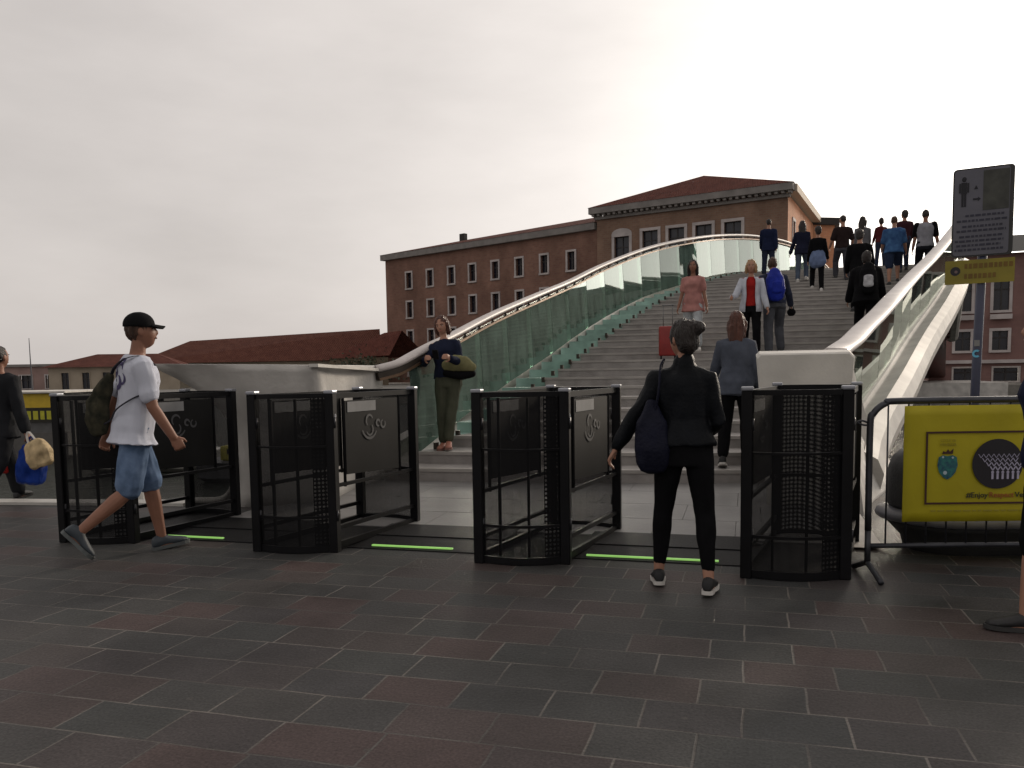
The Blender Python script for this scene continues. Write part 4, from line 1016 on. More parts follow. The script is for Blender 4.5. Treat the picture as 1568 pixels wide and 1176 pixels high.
HEAD_RZ = .120
def head_pts(sex, seg=28, rings=22):
    """sculpted head in head space (+y face, z up, origin centre)"""
    out = []
    for j in range(1, rings):
        th = math.pi * j / rings; r = []
        for i in range(seg):
            ph = 2 * math.pi * i / seg; x = math.sin(th) * math.cos(ph); y = math.sin(th) * math.sin(ph); z = math.cos(th)
            X, Y, Z = x * .075, y * .096, z * HEAD_RZ
            if z < 0:
                k = -z; X *= 1 - .30 * k ** 1.5; Y = Y * (1 - .22 * k ** 2) + .022 * k ** 1.3      # jaw
                if y < 0: Y *= 1 - .35 * k
            if z > .35: X *= 1 - .06 * (z - .35)
            fy = max(0, y)
            def g(cx, cz, sx, sz): return math.exp(-((X - cx) / sx) ** 2 - ((Z - cz) / sz) ** 2) * (1 if y > 0 else 0)
            Y += .020 * g(0, -.018, .013, .017) + .012 * g(0, .004, .010, .02)                 # nose
            Y -= .009 * (g(.030, .012, .017, .011) + g(-.030, .012, .017, .011))               # eye sockets
            Y += .005 * g(0, .032, .045, .010)                                                 # brow
            Y += .006 * g(0, -.056, .020, .007) + .006 * g(0, -.092, .018, .014)               # lips, chin
            r.append(Vector((X, Y, Z)))
        out.append(r)
    return out

def person(label, x, y, z=None, face=0, h=1.75, sex='m', skin='fair', lean=0, side=0, legs=((0, 0, 2, 0), (0, 0, 2, 0)), arms=((5, 8, 12, 0), (5, 8, 12, 0)),
           head=(0, 0), twist=0, build=1.0, vox=.011, top=None, bottom=None, shoes=None, hair=None, cap=None, extras=None, group=None, detail=True, curl=.5):
    """legs: (hip flex, knee flex, abduct, foot pitch) L,R;  arms: (flex, abduct, elbow, inward) L,R;  face: heading in degrees, 0 = up the bridge, + = to the left"""
    k = h / 1.75; root = empty('person', (x, y, stair_z(x, y) if z is None else z), R(face), label, 'person', group)
    f = sex == 'f'; J = {}
    hipw = .088 if f else .09; shw = (.160 if f else .185)
    # ---- legs relative to pelvis at origin
    low = 1e9; L = {}
    for i, s in ((0, -1), (1, 1)):
        hf, kf, ab, fp = [R(v) for v in legs[i]]
        hip = Vector((s * hipw, 0, 0)); td = Vector((s * math.sin(ab), math.sin(hf), -math.cos(hf))).normalized(); knee = hip + td * .43
        sd = Vector((s * math.sin(ab) * .6, math.sin(hf - kf), -math.cos(hf - kf))).normalized(); ank = knee + sd * .41
        fd = Vector((s * .12, math.cos(fp), math.sin(fp))).normalized(); fu = (Vector((0, 0, 1)) - fd * fd.z).normalized()
        if abs(fd.z) > .8: fu = Vector((0, -fd.z, fd.y)).normalized()
        L[i] = (hip, knee, ank, fd, fu)
        for q in (ank - fu * .085 - fd * .06, ank - fu * .085 + fd * .17): low = min(low, q.z)
    PZ = Vector((0, 0, -low))
    # ---- torso frame
    Ml = Matrix.Translation(PZ) @ Matrix.Rotation(R(side), 4, 'Y') @ Matrix.Rotation(-R(lean), 4, 'X') @ Matrix.Rotation(R(twist), 4, 'Z')
    def T(p): return Ml @ Vector(p)
    A = {}
    for i, s in ((0, -1), (1, 1)):
        fl, ab, el, inw = [R(v) for v in arms[i]]
        sh = T((s * shw * .97, -.004, .447)); M3 = Ml.to_3x3()
        u = Vector((s * math.sin(ab), math.sin(fl) * math.cos(ab), -math.cos(fl) * math.cos(ab))); ab2 = ab - inw
        w = Vector((s * math.sin(ab2), math.sin(fl + el) * math.cos(ab2), -math.cos(fl + el) * math.cos(ab2)))
        u, w = u.normalized(), w.normalized()
        elb = sh + u * .285; wr = elb + w * .25; A[i] = (sh, elb, wr, u, w)
    Mh = Ml @ Matrix.Translation((0, .012, .705)) @ Matrix.Rotation(R(lean) * .7, 4, 'X') @ Matrix.Rotation(R(head[0]), 4, 'Z') @ Matrix.Rotation(R(head[1]), 4, 'X')
    S = Matrix.Scale(k, 4)
    b = build
    if f: sec = [(-.085, .115, .085, -.01), (-.02, .170, .108, -.012), (.03, .172, .112, -.012), (.10, .150, .10, -.004), (.19, .122, .086, 0), (.28, .135, .095, .004), (.36, .148, .112, .012), (.42, .148, .098, .004), (.455, .132, .085, -.002), (.487, .100, .068, -.005), (.515, .068, .055, -.004), (.545, .050, .048, -.002)]
    else: sec = [(-.085, .115, .085, -.008), (-.02, .162, .108, -.012), (.03, .160, .108, -.010), (.10, .150, .10, 0), (.19, .142, .096, .003), (.28, .155, .104, .005), (.36, .170, .115, .006), (.42, .172, .108, 0), (.455, .152, .094, -.004), (.487, .115, .076, -.007), (.517, .078, .062, -.008), (.545, .058, .054, -.004)]
    def torso(bm, off, z0, z1, flare=0, skirt=None):
        rs = []; zs = [q for q in sec if z0 <= q[0] <= z1]
        def lerp_sec(zz):
            return [float(np.interp(zz, [q[0] for q in sec], [q[c] for q in sec])) for c in (1, 2, 3)]
        lst = [(z0, *lerp_sec(z0))] if z0 > sec[0][0] else []
        if z0 < sec[0][0]:
            n_ = 4
            for q in range(n_):
                zz = z0 + (-.05 - z0) * q / n_; t = 1 - q / n_
                lst.append((zz, .168 + flare * t, .115 + flare * t * .8, -.01))
            zs = [q for q in zs if q[0] > -.05]
        lst += zs
        if z1 < .545: lst.append((z1, *lerp_sec(z1)))
        lst.sort()
        for zz, a, c, yo in lst:
            bb = b if zz < .45 else 1 + (b - 1) * .4
            e = off * (1 if zz < .5 else .8)
            rs.append([S @ T(((a * bb + e) * math.cos(t), (c * bb + e) * (math.sin(t) * (1.0 if math.sin(t) > 0 else .92)) + yo, zz)) for t in [2 * math.pi * i / 20 for i in range(20)]])
        rs.insert(0, [(sum(rs[0], Vector()) / 20).lerp(p, .6) - (rs[1][0] - rs[0][0]).normalized() * .004 for p in rs[0]])
        loft(bm, rs)
    def limb(bm, pts, rad, up=None):
        tube(bm, [S @ Vector(p) for p in pts], [tuple(v * k for v in q) if isinstance(q, tuple) else q * k for q in rad], 12, up, True)
    def arm(bm, i, off, frac=2.0, body=False):
        sh, e, w, u, wd = A[i]; s = -1 if i == 0 else 1
        inn = sh - (T((s * .07, 0, .40)) - T((0, 0, .42))); m_ = sh.lerp(e, .35)
        P = [inn, sh, m_, e]; Rr = [.050, .056, .050, .040]
        if frac < 1: P = [inn, sh, sh.lerp(e, frac * .5), sh.lerp(e, frac)]; Rr = [.050, .056, .050, .048]
        elif frac > 1:
            t = min(1, frac - 1); P += [e.lerp(w, .3 * t) , e.lerp(w, t)]; Rr += [.040, .030 if t > .8 else .036]
        Rr = [v * (1 if not f else .88) * (1 + (b - 1) * .5) + off for v in Rr]
        limb(bm, P, Rr)
    def leg(bm, i, off, frac=2.0, taper=0):
        hip, kn, an, fd, fu = [(v + PZ if n < 3 else v) for n, v in enumerate(L[i])]
        P = [hip + Vector((0, 0, .03)), hip.lerp(kn, .25), hip.lerp(kn, .6), kn]; Rr = [.084, .084, .068, .055]
        if frac < 1: P = P[:2] + [hip.lerp(kn, frac)]; Rr = [.086, .088, .070 + taper]
        elif frac > 1:
            t = frac - 1; P += [kn.lerp(an, .28 * t), kn.lerp(an, .62 * t), kn.lerp(an, t)]; Rr += [.056, .045, .034]
            if off > .004: Rr = [.086, .086, .072, .062, .060, .054, .050] if taper >= 0 else Rr
        Rr = [v * (1 + (b - 1) * .5) + off for v in Rr]
        limb(bm, P, Rr)
    # ---- body: one continuous surface
    bm = BM(); torso(bm, 0, -.085, .545)
    nb = T((0, -.004, .51)); ht = Mh @ Vector((0, -.016, -.045)); limb(bm, [nb, nb.lerp(ht, .5), ht], [.058 if not f else .050, .052 if not f else .045, .050 if not f else .045])
    hr = [[S @ (Mh @ p) for p in r] for r in head_pts(sex)]; loft(bm, hr)
    for s in (-1, 1):
        Me = S @ Mh @ Matrix.Translation((s * .076, -.006, -.004)) @ Matrix.Rotation(R(s * 14), 4, 'Z'); ellipsoid(bm, (0, 0, 0), (.008, .019, .031), Me, 10, 8)
    for i in (0, 1):
        arm(bm, i, 0, 2.0); leg(bm, i, 0, 2.0)
        sh, e, w, u, wd = A[i]; s = -1 if i == 0 else 1
        # hand: palm, four unequal bent fingers, thumb at the side of the palm
        pn_ = Vector((-s, 0, 0)); pn_ = (pn_ - wd * pn_.dot(wd)).normalized(); ax = wd.cross(pn_).normalized()
        if ax.y < 0: ax = -ax            # thumb side points forward
        limb(bm, [w - wd * .02, w + wd * .02, w + wd * .05, w + wd * .088], [(.026, .020), (.034, .016), (.042, .015), (.040, .013)], up=pn_)
        for q, (o_, ln) in enumerate(((.030, .070), (.010, .078), (-.010, .073), (-.029, .058))):
            p0 = w + wd * .080 + ax * o_; c1 = curl * R(38 + q * 5); d1 = wd * math.cos(c1) + pn_ * math.sin(c1); p1 = p0 + d1 * ln * .45
            c2 = curl * R(95 + q * 6); d2 = wd * math.cos(c2) + pn_ * math.sin(c2); p2 = p1 + d2 * ln * .32; c3 = curl * R(140); d3 = wd * math.cos(c3) + pn_ * math.sin(c3); p3 = p2 + d3 * ln * .25
            limb(bm, [p0 - wd * .02, p0, p1, p2, p3], [.0095, .0095, .0088, .008, .0072])
        t0 = w + wd * .028 + ax * .030; t1 = t0 + (wd * .6 + ax * .62 + pn_ * .35).normalized() * .038; t2 = t1 + (wd * .85 + ax * .2 + pn_ * .4).normalized() * .028
        limb(bm, [w + wd * .02 + ax * .012, t0, t1, t2], [.013, .012, .0105, .009])
        hip, kn, an, fd, fu = [(v + PZ if n < 3 else v) for n, v in enumerate(L[i])]
        limb(bm, [an - fd * .03 - fu * .045, an - fu * .045 + fd * .03, an - fu * .062 + fd * .12], [(.030, .032), (.036, .032), (.040, .020)], up=fu)
    remesh('body', bm, vox * .75 if detail else vox, skin_mat(skin), root, 2)
    # ---- shoes
    sc = shoes or {}; sm = sc.get('m') or mat('dark_shoe', (.02, .02, .022), rough=.55, var=.2); so_ = sc.get('sole') or mat('dark_sole', (.025, .025, .025), rough=.7)
    for i in (0, 1):
        hip, kn, an, fd, fu = [(v + PZ if n < 3 else v) for n, v in enumerate(L[i])]; sd = fd.cross(fu).normalized()
        bs = an - fu * .085
        def ringp(t, hw, hh, z0): return [S @ (bs + fd * t + sd * (hw * math.cos(a)) + fu * (z0 + hh + hh * math.sin(a))) for a in [2 * math.pi * q / 14 for q in range(14)]]
        bm = BM(); loft(bm, [ringp(-.078, .020, .022, .018), ringp(-.068, .034, .040, .014), ringp(-.03, .040, .048, .012), ringp(.01, .041, .050, .012), ringp(.05, .043, .038, .012), ringp(.10, .050, .030, .010), ringp(.14, .049, .024, .010), ringp(.175, .036, .017, .012), ringp(.190, .016, .010, .014)])
        sh_ = remesh('shoe', bm, .009, sm, root, 2) if detail else obj('shoe', bm, sm, root, True)
        bm = BM(); o_ = [(-.082, .016), (-.07, .034), (-.03, .040), (.03, .040), (.10, .053), (.145, .051), (.18, .036), (.198, .014)]
        pts = [S @ (bs + fd * t + sd * w_) for t, w_ in o_] + [S @ (bs + fd * t - sd * w_) for t, w_ in o_[::-1]]
        poly_prism(bm, pts, fu * .024 * k); obj('sole', bm, so_, sh_)
        if sc.get('sock'):
            bm = BM(); limb(bm, [an - fu * .03, an, kn.lerp(an, .90)], [.044, .041, .040]); obj('sock', bm, sc['sock'], root, True)
    # ---- trousers / shorts / skirt
    if bottom:
        bm = BM(); ty = bottom.get('type', 'trousers'); off = bottom.get('off', .014)
        torso(bm, off, -.11 if ty != 'skirt' else bottom.get('z0', -.45), bottom.get('waist', .12), flare=bottom.get('flare', .0))
        if ty != 'skirt':
            fr = bottom.get('len', 1.93)
            for i in (0, 1): leg(bm, i, off, fr, bottom.get('taper', 0))
        remesh({'trousers': 'trousers', 'shorts': 'shorts', 'skirt': 'skirt'}[ty], bm, vox, bottom['m'], root, 3, bottom.get('wr', .010), 11, seed=x)
    # ---- top
    if top:
        bm = BM(); off = top.get('off', .022)
        torso(bm, off, top.get('hem', -.02), top.get('neck', .525), flare=top.get('flare', .02))
        for i in (0, 1): arm(bm, i, top.get('soff', off * .75), top.get('sleeve', 1.95))
        if top.get('collar'):
            c0 = T((0, -.012, .49)); c1 = T((0, -.004, .578)); limb(bm, [c0, c1], [.074, .070])
        if top.get('hood'):
            ellipsoid(bm, (0, 0, 0), (.10, .06, .07), S @ Ml @ Matrix.Translation((0, -.085, .50)))
        remesh(top.get('name', 'top'), bm, vox, top['m'], root, 3, top.get('wr', .012), 8, seed=y)
    # ---- hair
    if hair:
        bm = BM(); MH = S @ Mh; st_ = hair.get('style', 'short')
        if st_ == 'crop':
            ellipsoid(bm, (0, -.014, .022), (.078, .094, .104), MH, 20, 14)
        else:
            ellipsoid(bm, (0, -.018, .024), (.086, .100, .112), MH, 20, 14)
            ellipsoid(bm, (0, -.045, -.02), (.078, .065, .09), MH, 16, 12)
        if st_ in ('long', 'bob'):
            ln = hair.get('len', .30)
            pts = [Vector((0, -.05, .03)), Vector((0, -.072, -.06)), Vector((0, -.085, -.06 - ln * .45)), Vector((0, -.10, -.06 - ln))]
            tube(bm, [MH @ p for p in pts], [(.085 * k, .055 * k), (.095 * k, .055 * k), (.092 * k, .042 * k), (.055 * k, .022 * k)], 14, MH.to_3x3() @ Vector((0, 1, 0)), True)
            for s in (-1, 1):
                pts = [Vector((s * .055, .02, .075)), Vector((s * .082, .02, .0)), Vector((s * .086, .01, -.08)), Vector((s * .08, .0, -.10 - ln * .35))]
                tube(bm, [MH @ p for p in pts], [.02 * k, .026 * k, .028 * k, .014 * k], 8, None, True)
        if st_ == 'bun':
            bx, by, bz = hair.get('bun', (.0, -.115, .065)); ellipsoid(bm, (bx, by, bz), (.048, .044, .046), MH, 14, 10)
            ellipsoid(bm, (bx * .5, by * .75, bz * .8), (.05, .05, .045), MH, 12, 8)
        remesh('hair', bm, .008 if detail else .012, hair['m'], root, 1, .016, 30, (1, 1, .18))
    if cap:
        bm = BM(); MH = S @ Mh
        ellipsoid(bm, (0, -.008, .050), (.090, .108, .092), MH, 22, 14)
        bm2 = bmesh.ops.bisect_plane(bm, geom=bm.verts[:] + bm.edges[:] + bm.faces[:], plane_co=MH @ Vector((0, 0, .032)), plane_no=MH.to_3x3() @ Vector((0, .12, 1)), clear_inner=True)
        bmesh.ops.edgeloop_fill(bm, edges=[e for e in bm.edges if e.is_boundary])
        c = obj('cap', bm, cap['m'], root, True)
        bm = BM(); rows = []
        for t in range(6):
            q = t / 5; yy = .085 + .082 * q; w_ = .072 * math.sqrt(max(.02, 1 - q ** 2.4)); rows.append([Vector((w_ * (a / 5 - 1), yy - .018 * abs(a / 5 - 1) ** 2, .050 - .020 * q - .016 * (a / 5 - 1) ** 2)) for a in range(11)])
        up_ = [[bm.verts.new(MH @ p) for p in r] for r in rows]; dn = [[bm.verts.new(MH @ (p - Vector((0, 0, .006)))) for p in r] for r in rows]
        for a in range(5):
            for q in range(10):
                bm.faces.new((up_[a][q], up_[a][q + 1], up_[a + 1][q + 1], up_[a + 1][q])); bm.faces.new((dn[a][q], dn[a + 1][q], dn[a + 1][q + 1], dn[a][q + 1]))
            bm.faces.new((up_[a][0], up_[a + 1][0], dn[a + 1][0], dn[a][0])); bm.faces.new((up_[a][10], dn[a][10], dn[a + 1][10], up_[a + 1][10]))
        for q in range(10): bm.faces.new((up_[5][q], up_[5][q + 1], dn[5][q + 1], dn[5][q])); bm.faces.new((up_[0][q], dn[0][q], dn[0][q + 1], up_[0][q + 1]))
        obj('brim', bm, cap['m'], c, True)
    if detail:
        MH = S @ Mh
        for s in (-1, 1):
            bm = BM(); ellipsoid(bm, (s * .030, .0795, .010), (.013, .006, .0065), MH, 10, 8); ey = obj('eye', bm, mat('eye_white', (.4, .37, .34), rough=.3), root, True)
            bm = BM(); ellipsoid(bm, (s * .030, .0845, .010), (.0058, .003, .0058), MH, 8, 6); obj('iris', bm, mat('iris_dark', (.03, .02, .015), rough=.2), ey, True)
            bm = BM(); tube(bm, [MH @ Vector((s * .016, .094, .028)), MH @ Vector((s * .032, .092, .033)), MH @ Vector((s * .048, .080, .028))], .004, 6); obj('eyebrow', bm, hair['m'] if hair else mat('brow', (.05, .03, .02)), root, True)
        bm = BM(); ellipsoid(bm, (0, .0955, -.052), (.022, .007, .0065), MH, 12, 8); obj('lips', bm, mat('lips_' + skin, tuple(v * q for v, q in zip(SKIN[skin], (.9, .6, .65))), rough=.45), root, True)
    W = Matrix.Translation(root.location) @ Matrix.Rotation(R(face), 4, 'Z')
    return {'root': root, 'W': W, 'S': S, 'T': lambda p: W @ S @ T(p), 'hand': [W @ S @ (A[i][2] + A[i][4] * .085) for i in (0, 1)], 'wrist': [W @ S @ A[i][2] for i in (0, 1)], 'sh': [W @ S @ A[i][0] for i in (0, 1)],
            'head': W @ S @ Mh, 'Tm': W @ S @ Ml}

WALK_L = ((24, 8, 1, 6), (-18, 24, 1, -30)); WALK_R = ((-18, 24, 1, -30), (24, 8, 1, 6))       # leading left / leading right
CLIMB_L = ((42, 50, 2, 0), (-4, 8, 1, -8)); CLIMB_R = ((-4, 8, 1, -8), (42, 50, 2, 0))
STAND = ((3, 4, 3, 0), (-2, 2, 3, 0)); SW1 = ((22, 5, 22, 4), (-16, 5, 14, 0)); SW2 = ((-16, 5, 14, 0), (22, 5, 22, 4))
sh_dark = {'m': mat('dark_shoe', (.02, .02, .022), rough=.55), 'sole': mat('dark_sole', (.02, .02, .02))}
sh_white = {'m': mat('white_trainer', (.5, .48, .46), rough=.6), 'sole': mat('white_sole', (.55, .53, .5))}
H_dark = mat('hair_dark_brown', (.018, .012, .010), rough=.5, var=.4, scale=30, stretch=(1, 1, .12), bump=1.0, bscale=170)
H_brown = mat('hair_brown', (.06, .028, .016), rough=.5, var=.4, scale=30, stretch=(1, 1, .12), bump=1.0, bscale=170)
H_red = mat('hair_auburn', (.085, .028, .016), rough=.5, var=.4, scale=30, stretch=(1, 1, .12), bump=1.0, bscale=170)
H_blond = mat('hair_blond', (.42, .25, .13), rough=.5, var=.3, scale=30, stretch=(1, 1, .12), bump=1.0, bscale=170)
black_c = cloth('black_cloth', (.005, .005, .006)); navy = cloth('navy_cloth', (.012, .017, .045)); grey_tr = cloth('grey_trousers', (.055, .055, .065)); jeans_d = cloth('dark_jeans', (.022, .028, .05))

# walking man in the left foreground
p1 = person('man in black cap, white printed t-shirt and denim shorts striding past the far left gate', -4.42, 5.16, 0, face=-38, h=1.82, skin='tan', lean=6, legs=((15, 6, 1, 6), (-10, 42, 1, -50)),
            arms=((-26, 10, 14, 0), (9, 9, 20, 4)), head=(-10, 6), vox=.0085, curl=1.0,
            top={'m': cloth('white_tshirt', (.56, .58, .66), var=.05), 'sleeve': .66, 'hem': -.10, 'off': .038, 'soff': .018, 'flare': .035, 'name': 'tshirt', 'wr': .017, 'neck': .53},
            bottom={'type': 'shorts', 'm': cloth('washed_denim', (.085, .14, .24), var=.25, scale=9, c2=(.14, .20, .31)), 'len': .93, 'off': .014, 'waist': -.01, 'wr': .014, 'taper': .012},
            shoes={'m': mat('grey_blue_trainer', (.035, .045, .055), rough=.6), 'sole': mat('grey_sole', (.09, .10, .10))}, hair={'m': H_brown, 'style': 'crop'}, cap={'m': cloth('black_cap_cloth', (.008, .008, .009))})
# printed swirl on the back of the shirt
def decal(name, P, m, parent_root, spots, off=-.146):
    bm = BM(); Tm = P['Tm']; inv = parent_root.matrix_basis.inverted()
    Wr = (Matrix.Translation(parent_root.location) @ Matrix.Rotation(parent_root.rotation_euler.z, 4, 'Z')).inverted()
    for (x_, z_, w_, h_, a_) in spots:
        n = 12; vs = []
        for i in range(n):
            t = 2 * math.pi * i / n; dx, dz = w_ * math.cos(t), h_ * math.sin(t); X, Z = x_ + dx * math.cos(a_) - dz * math.sin(a_), z_ + dx * math.sin(a_) + dz * math.cos(a_)
            Y = off * math.sqrt(max(.1, 1 - (X / .21) ** 2)) - (.0) + (0.0 if Z < .42 else (Z - .42) * .30)
            vs.append(bm.verts.new(Wr @ Tm @ Vector((X, Y, Z))))
        bm.faces.new(vs)
    o = obj(name, bm, m, parent_root); sm = o.modifiers.new('t', 'SOLIDIFY'); sm.thickness = .002
    me = evaluated(o); o.modifiers.clear(); o.data = me
    return o
def wrap_print(name, P, target_name, m, spots):
    """print conformed to the garment surface by ray casting onto it"""
    root = P['root']; tgt = [c for c in root.children if c.name.split('.')[0] == target_name][0]
    from mathutils.bvhtree import BVHTree
    me = tgt.data; bvh = BVHTree.FromPolygons([v.co for v in me.vertices], [p.vertices[:] for p in me.polygons])
    Wr = (Matrix.Translation(root.location) @ Matrix.Rotation(root.rotation_euler.z, 4, 'Z')).inverted(); Q = Wr @ P['Tm']; D = (Q.to_3x3() @ Vector((0, 1, 0))).normalized()
    bm = BM()
    for (x_, z_, r0_, r1_, a0, a1) in spots:      # arcs of a ring
        n = 14; prev = None
        for i in range(n + 1):
            a = R(a0 + (a1 - a0) * i / n); w_ = .25 + .75 * math.sin(math.pi * i / n); pr = []
            for r_ in (r0_ + (r1_ - r0_) * (.5 - w_ / 2), r0_ + (r1_ - r0_) * (.5 + w_ / 2)):
                o_ = Q @ Vector((x_ + r_ * math.cos(a), -.4, z_ + r_ * math.sin(a))); h = bvh.ray_cast(o_, D)
                if h[0] is None: pr = None; break
                pr.append(h[0] + h[1] * .003)
            if prev and pr: quad(bm, prev[0], prev[1], pr[1], pr[0])
            prev = pr
    return obj(name, bm, m, root)
wrap_print('shirt_print', p1, 'tshirt', mat('purple_grey_print', (.06, .05, .13), rough=.8, var=.4, scale=60),
           [(-.06, .40, .03, .06, 20, 200), (.0, .41, .02, .05, 160, 380), (.06, .42, .03, .055, 0, 190), (-.05, .33, .04, .07, 150, 330), (.03, .34, .03, .065, 200, 420), (-.09, .36, .02, .045, 40, 260), (.09, .36, .03, .05, 220, 420),
            (-.02, .29, .03, .055, 180, 380), (.05, .46, .02, .045, 10, 180), (-.04, .46, .02, .04, 0, 170), (.0, .37, .02, .04, 0, 330), (-.08, .27, .02, .04, 120, 330)])
# tattoo on the leading shin is part of the body colour in life: thin dark print
# sling pack on his left hip with a strap across the back
def blob_bag(name, label, cat, parts):
    o = empty(name, (0, 0, 0), 0, label, cat); return o
def sling(P):
    c = P['Tm'] @ Vector((-.15, -.20, .12)); o = empty('sling_bag', c, 0, 'dark olive sling bag on the back of the man in the black cap', 'bag')
    T_ = P['Tm']; bm = BM(); loc = lambda p: (T_ @ Vector(p)) - Vector(c)
    tube(bm, [loc((-.04, -.165, .37)), loc((-.08, -.19, .28)), loc((-.14, -.215, .16)), loc((-.16, -.215, .05)), loc((-.15, -.20, -.02))], [(.035, .03), (.07, .045), (.095, .06), (.10, .068), (.08, .05)], 16, (0, 1, 0), True)
    remesh('pouch', bm, .010, cloth('olive_canvas', (.022, .026, .020), var=.4, scale=14, c2=(.05, .045, .03)), o, 2, .012, 14)
    bm = BM(); pts = [(-.04, -.16, .38), (.04, -.150, .44), (.11, -.10, .50), (.12, .0, .525), (.10, .10, .47)]
    strip_profile(bm, smooth_curve([loc(p) for p in pts], 4), [(-.012, -.003), (.012, -.003), (.012, .003), (-.012, .003)]); obj('strap', bm, mat('webbing', (.02, .02, .03)), o)
    bm = BM(); pts = [(-.14, -.21, .0), (-.02, -.152, .06), (.10, -.140, .14), (.178, -.06, .22), (.185, .03, .27)]
    tube(bm, smooth_curve([loc(p) for p in pts], 4), .006, 8); obj('lower_strap', bm, mat('webbing', (.02, .02, .03)), o)
sling(p1)

# woman in black in the right foreground, back view
leather = mat('black_leather', (.006, .007, .009), rough=.55, var=.4, scale=5, bump=.25, bscale=60, spec=.10)
p2 = person('woman in black leather jacket and black trousers, dark hair in a bun, seen from behind', -.37, 5.05, 0, face=2, h=1.62, sex='f', skin='fair', lean=2, side=-1, legs=((8, 6, 7, -4), (-6, 8, 6, -2)),
            arms=((-4, 33, 10, 2), (4, 12, 62, 30)), head=(38, -6), vox=.009, curl=.6,
            top={'m': leather, 'hem': .02, 'off': .030, 'soff': .020, 'sleeve': 1.95, 'name': 'jacket', 'collar': True, 'wr': .022, 'neck': .54},
            bottom={'m': black_c, 'len': 1.82, 'off': .010, 'taper': -1, 'waist': .12, 'wr': .009},
            shoes={'m': mat('black_canvas_shoe', (.012, .012, .013), rough=.7), 'sole': mat('white_rubber', (.55, .53, .5)), 'sock': None}, hair={'m': H_dark, 'style': 'bun', 'bun': (.045, -.098, .06)})
def tote(P, label, m, sz=(.15, .075, .20), at=(-.24, -.06, .03), strap_top=(-.135, -.03, .535)):
    T_ = P['Tm']; c = T_ @ Vector(at); o = empty('shoulder_bag', c, 0, label, 'bag'); loc = lambda p: (T_ @ Vector(p)) - Vector(c)
    a = Vector(at); bm = BM(); tube(bm, [loc(a + Vector((0, 0, sz[2]))), loc(a + Vector((0, 0, sz[2] * .4))), loc(a + Vector((0, .0, -sz[2] * .5))), loc(a + Vector((0, 0, -sz[2])))], [(sz[0] * .35, sz[1] * .4), (sz[0] * .85, sz[1] * .8), (sz[0], sz[1]), (sz[0] * .9, sz[1] * .8)], 16, (0, 1, 0), True)
    remesh('bag_body', bm, .011, m, o, 2, .012, 10)
    for dy in (-.03, .035):
        bm = BM(); pts = [a + Vector((.02, dy, sz[2] * .7)), a + Vector((.05, dy * 1.3, sz[2] * 1.5)), Vector(strap_top) + Vector((-.02, dy * 1.6, -.03)), Vector(strap_top) + Vector((0, dy * .2, .02))]
        tube(bm, smooth_curve([loc(p) for p in pts], 4), .007, 8); obj('strap', bm, m, o)
    return o
tote(p2, 'dark navy shoulder bag hanging at the left side of the woman in black', mat('navy_leather', (.008, .009, .020), rough=.55, var=.3, bump=.3, spec=.12), sz=(.11, .08, .19), at=(-.20, -.09, .10), strap_top=(-.12, -.03, .56))

# woman leaning at the glass
p3 = person('woman in navy jacket leaning by the green glass, looking at her phone', -3.60, 9.72, face=-170, h=1.66, sex='f', lean=-4, side=6, legs=((16, 2, -5, 0), (10, 6, -2, 0)),
            arms=((26, 14, 78, 34), (30, 22, 74, 40)), head=(-10, -12), vox=.011, curl=.8,
            top={'m': cloth('navy_jacket_cloth', (.014, .018, .038)), 'hem': .02, 'off': .028, 'name': 'jacket', 'wr': .016}, bottom={'m': cloth('olive_trousers', (.062, .065, .045)), 'len': 1.86, 'off': .014, 'waist': .10},
            shoes={'m': mat('tan_shoe', (.32, .13, .09), rough=.6), 'sole': mat('tan_sole', (.2, .1, .08))}, hair={'m': H_red, 'style': 'bob', 'len': .06})
bm = BM(); c_ = p3['Tm'] @ Vector((0, .1, .4)); w_ = (p3['root'].matrix_basis)
def phone(P, label):
    c = (P['hand'][0] + P['hand'][1]) / 2 + Vector((0, -.03, .03)); o = empty('mobile_phone', c, P['root'].rotation_euler.z, label, 'phone')
    bm = BM(); box(bm, -.036, .036, -.004, .004, -.07, .07, Matrix.Rotation(R(-35), 4, 'X')); bevel_all(bm, .003, 1); obj('case', bm, M_black, o)
    bm = BM(); box(bm, -.032, .032, -.0055, -.0045, -.064, .064, Matrix.Rotation(R(-35), 4, 'X')); obj('screen', bm, mat('phone_screen', (.06, .07, .08), rough=.15), o)
phone(p3, 'phone held by the woman leaning at the glass')
bg_ = empty('shoulder_bag', p3['Tm'] @ Vector((-.17, .12, .16)), R(-165), 'khaki and black shoulder bag on the arm of the leaning woman', 'bag')
bm = BM(); tube(bm, [(-.17, 0, -.03), (-.08, 0, .01), (.05, 0, .02), (.15, 0, -.01)], [(.06, .06), (.085, .10), (.085, .11), (.05, .07)], 14, (0, 0, 1), True); remesh('flap', bm, .012, cloth('khaki_canvas', (.17, .16, .08)), bg_, 2, .012, 10)
bm = BM(); tube(bm, [(-.17, 0, -.11), (-.05, 0, -.13), (.14, 0, -.10)], [(.05, .05), (.07, .06), (.05, .05)], 12, (0, 0, 1), True); remesh('bag_base', bm, .012, black_c, bg_, 2)

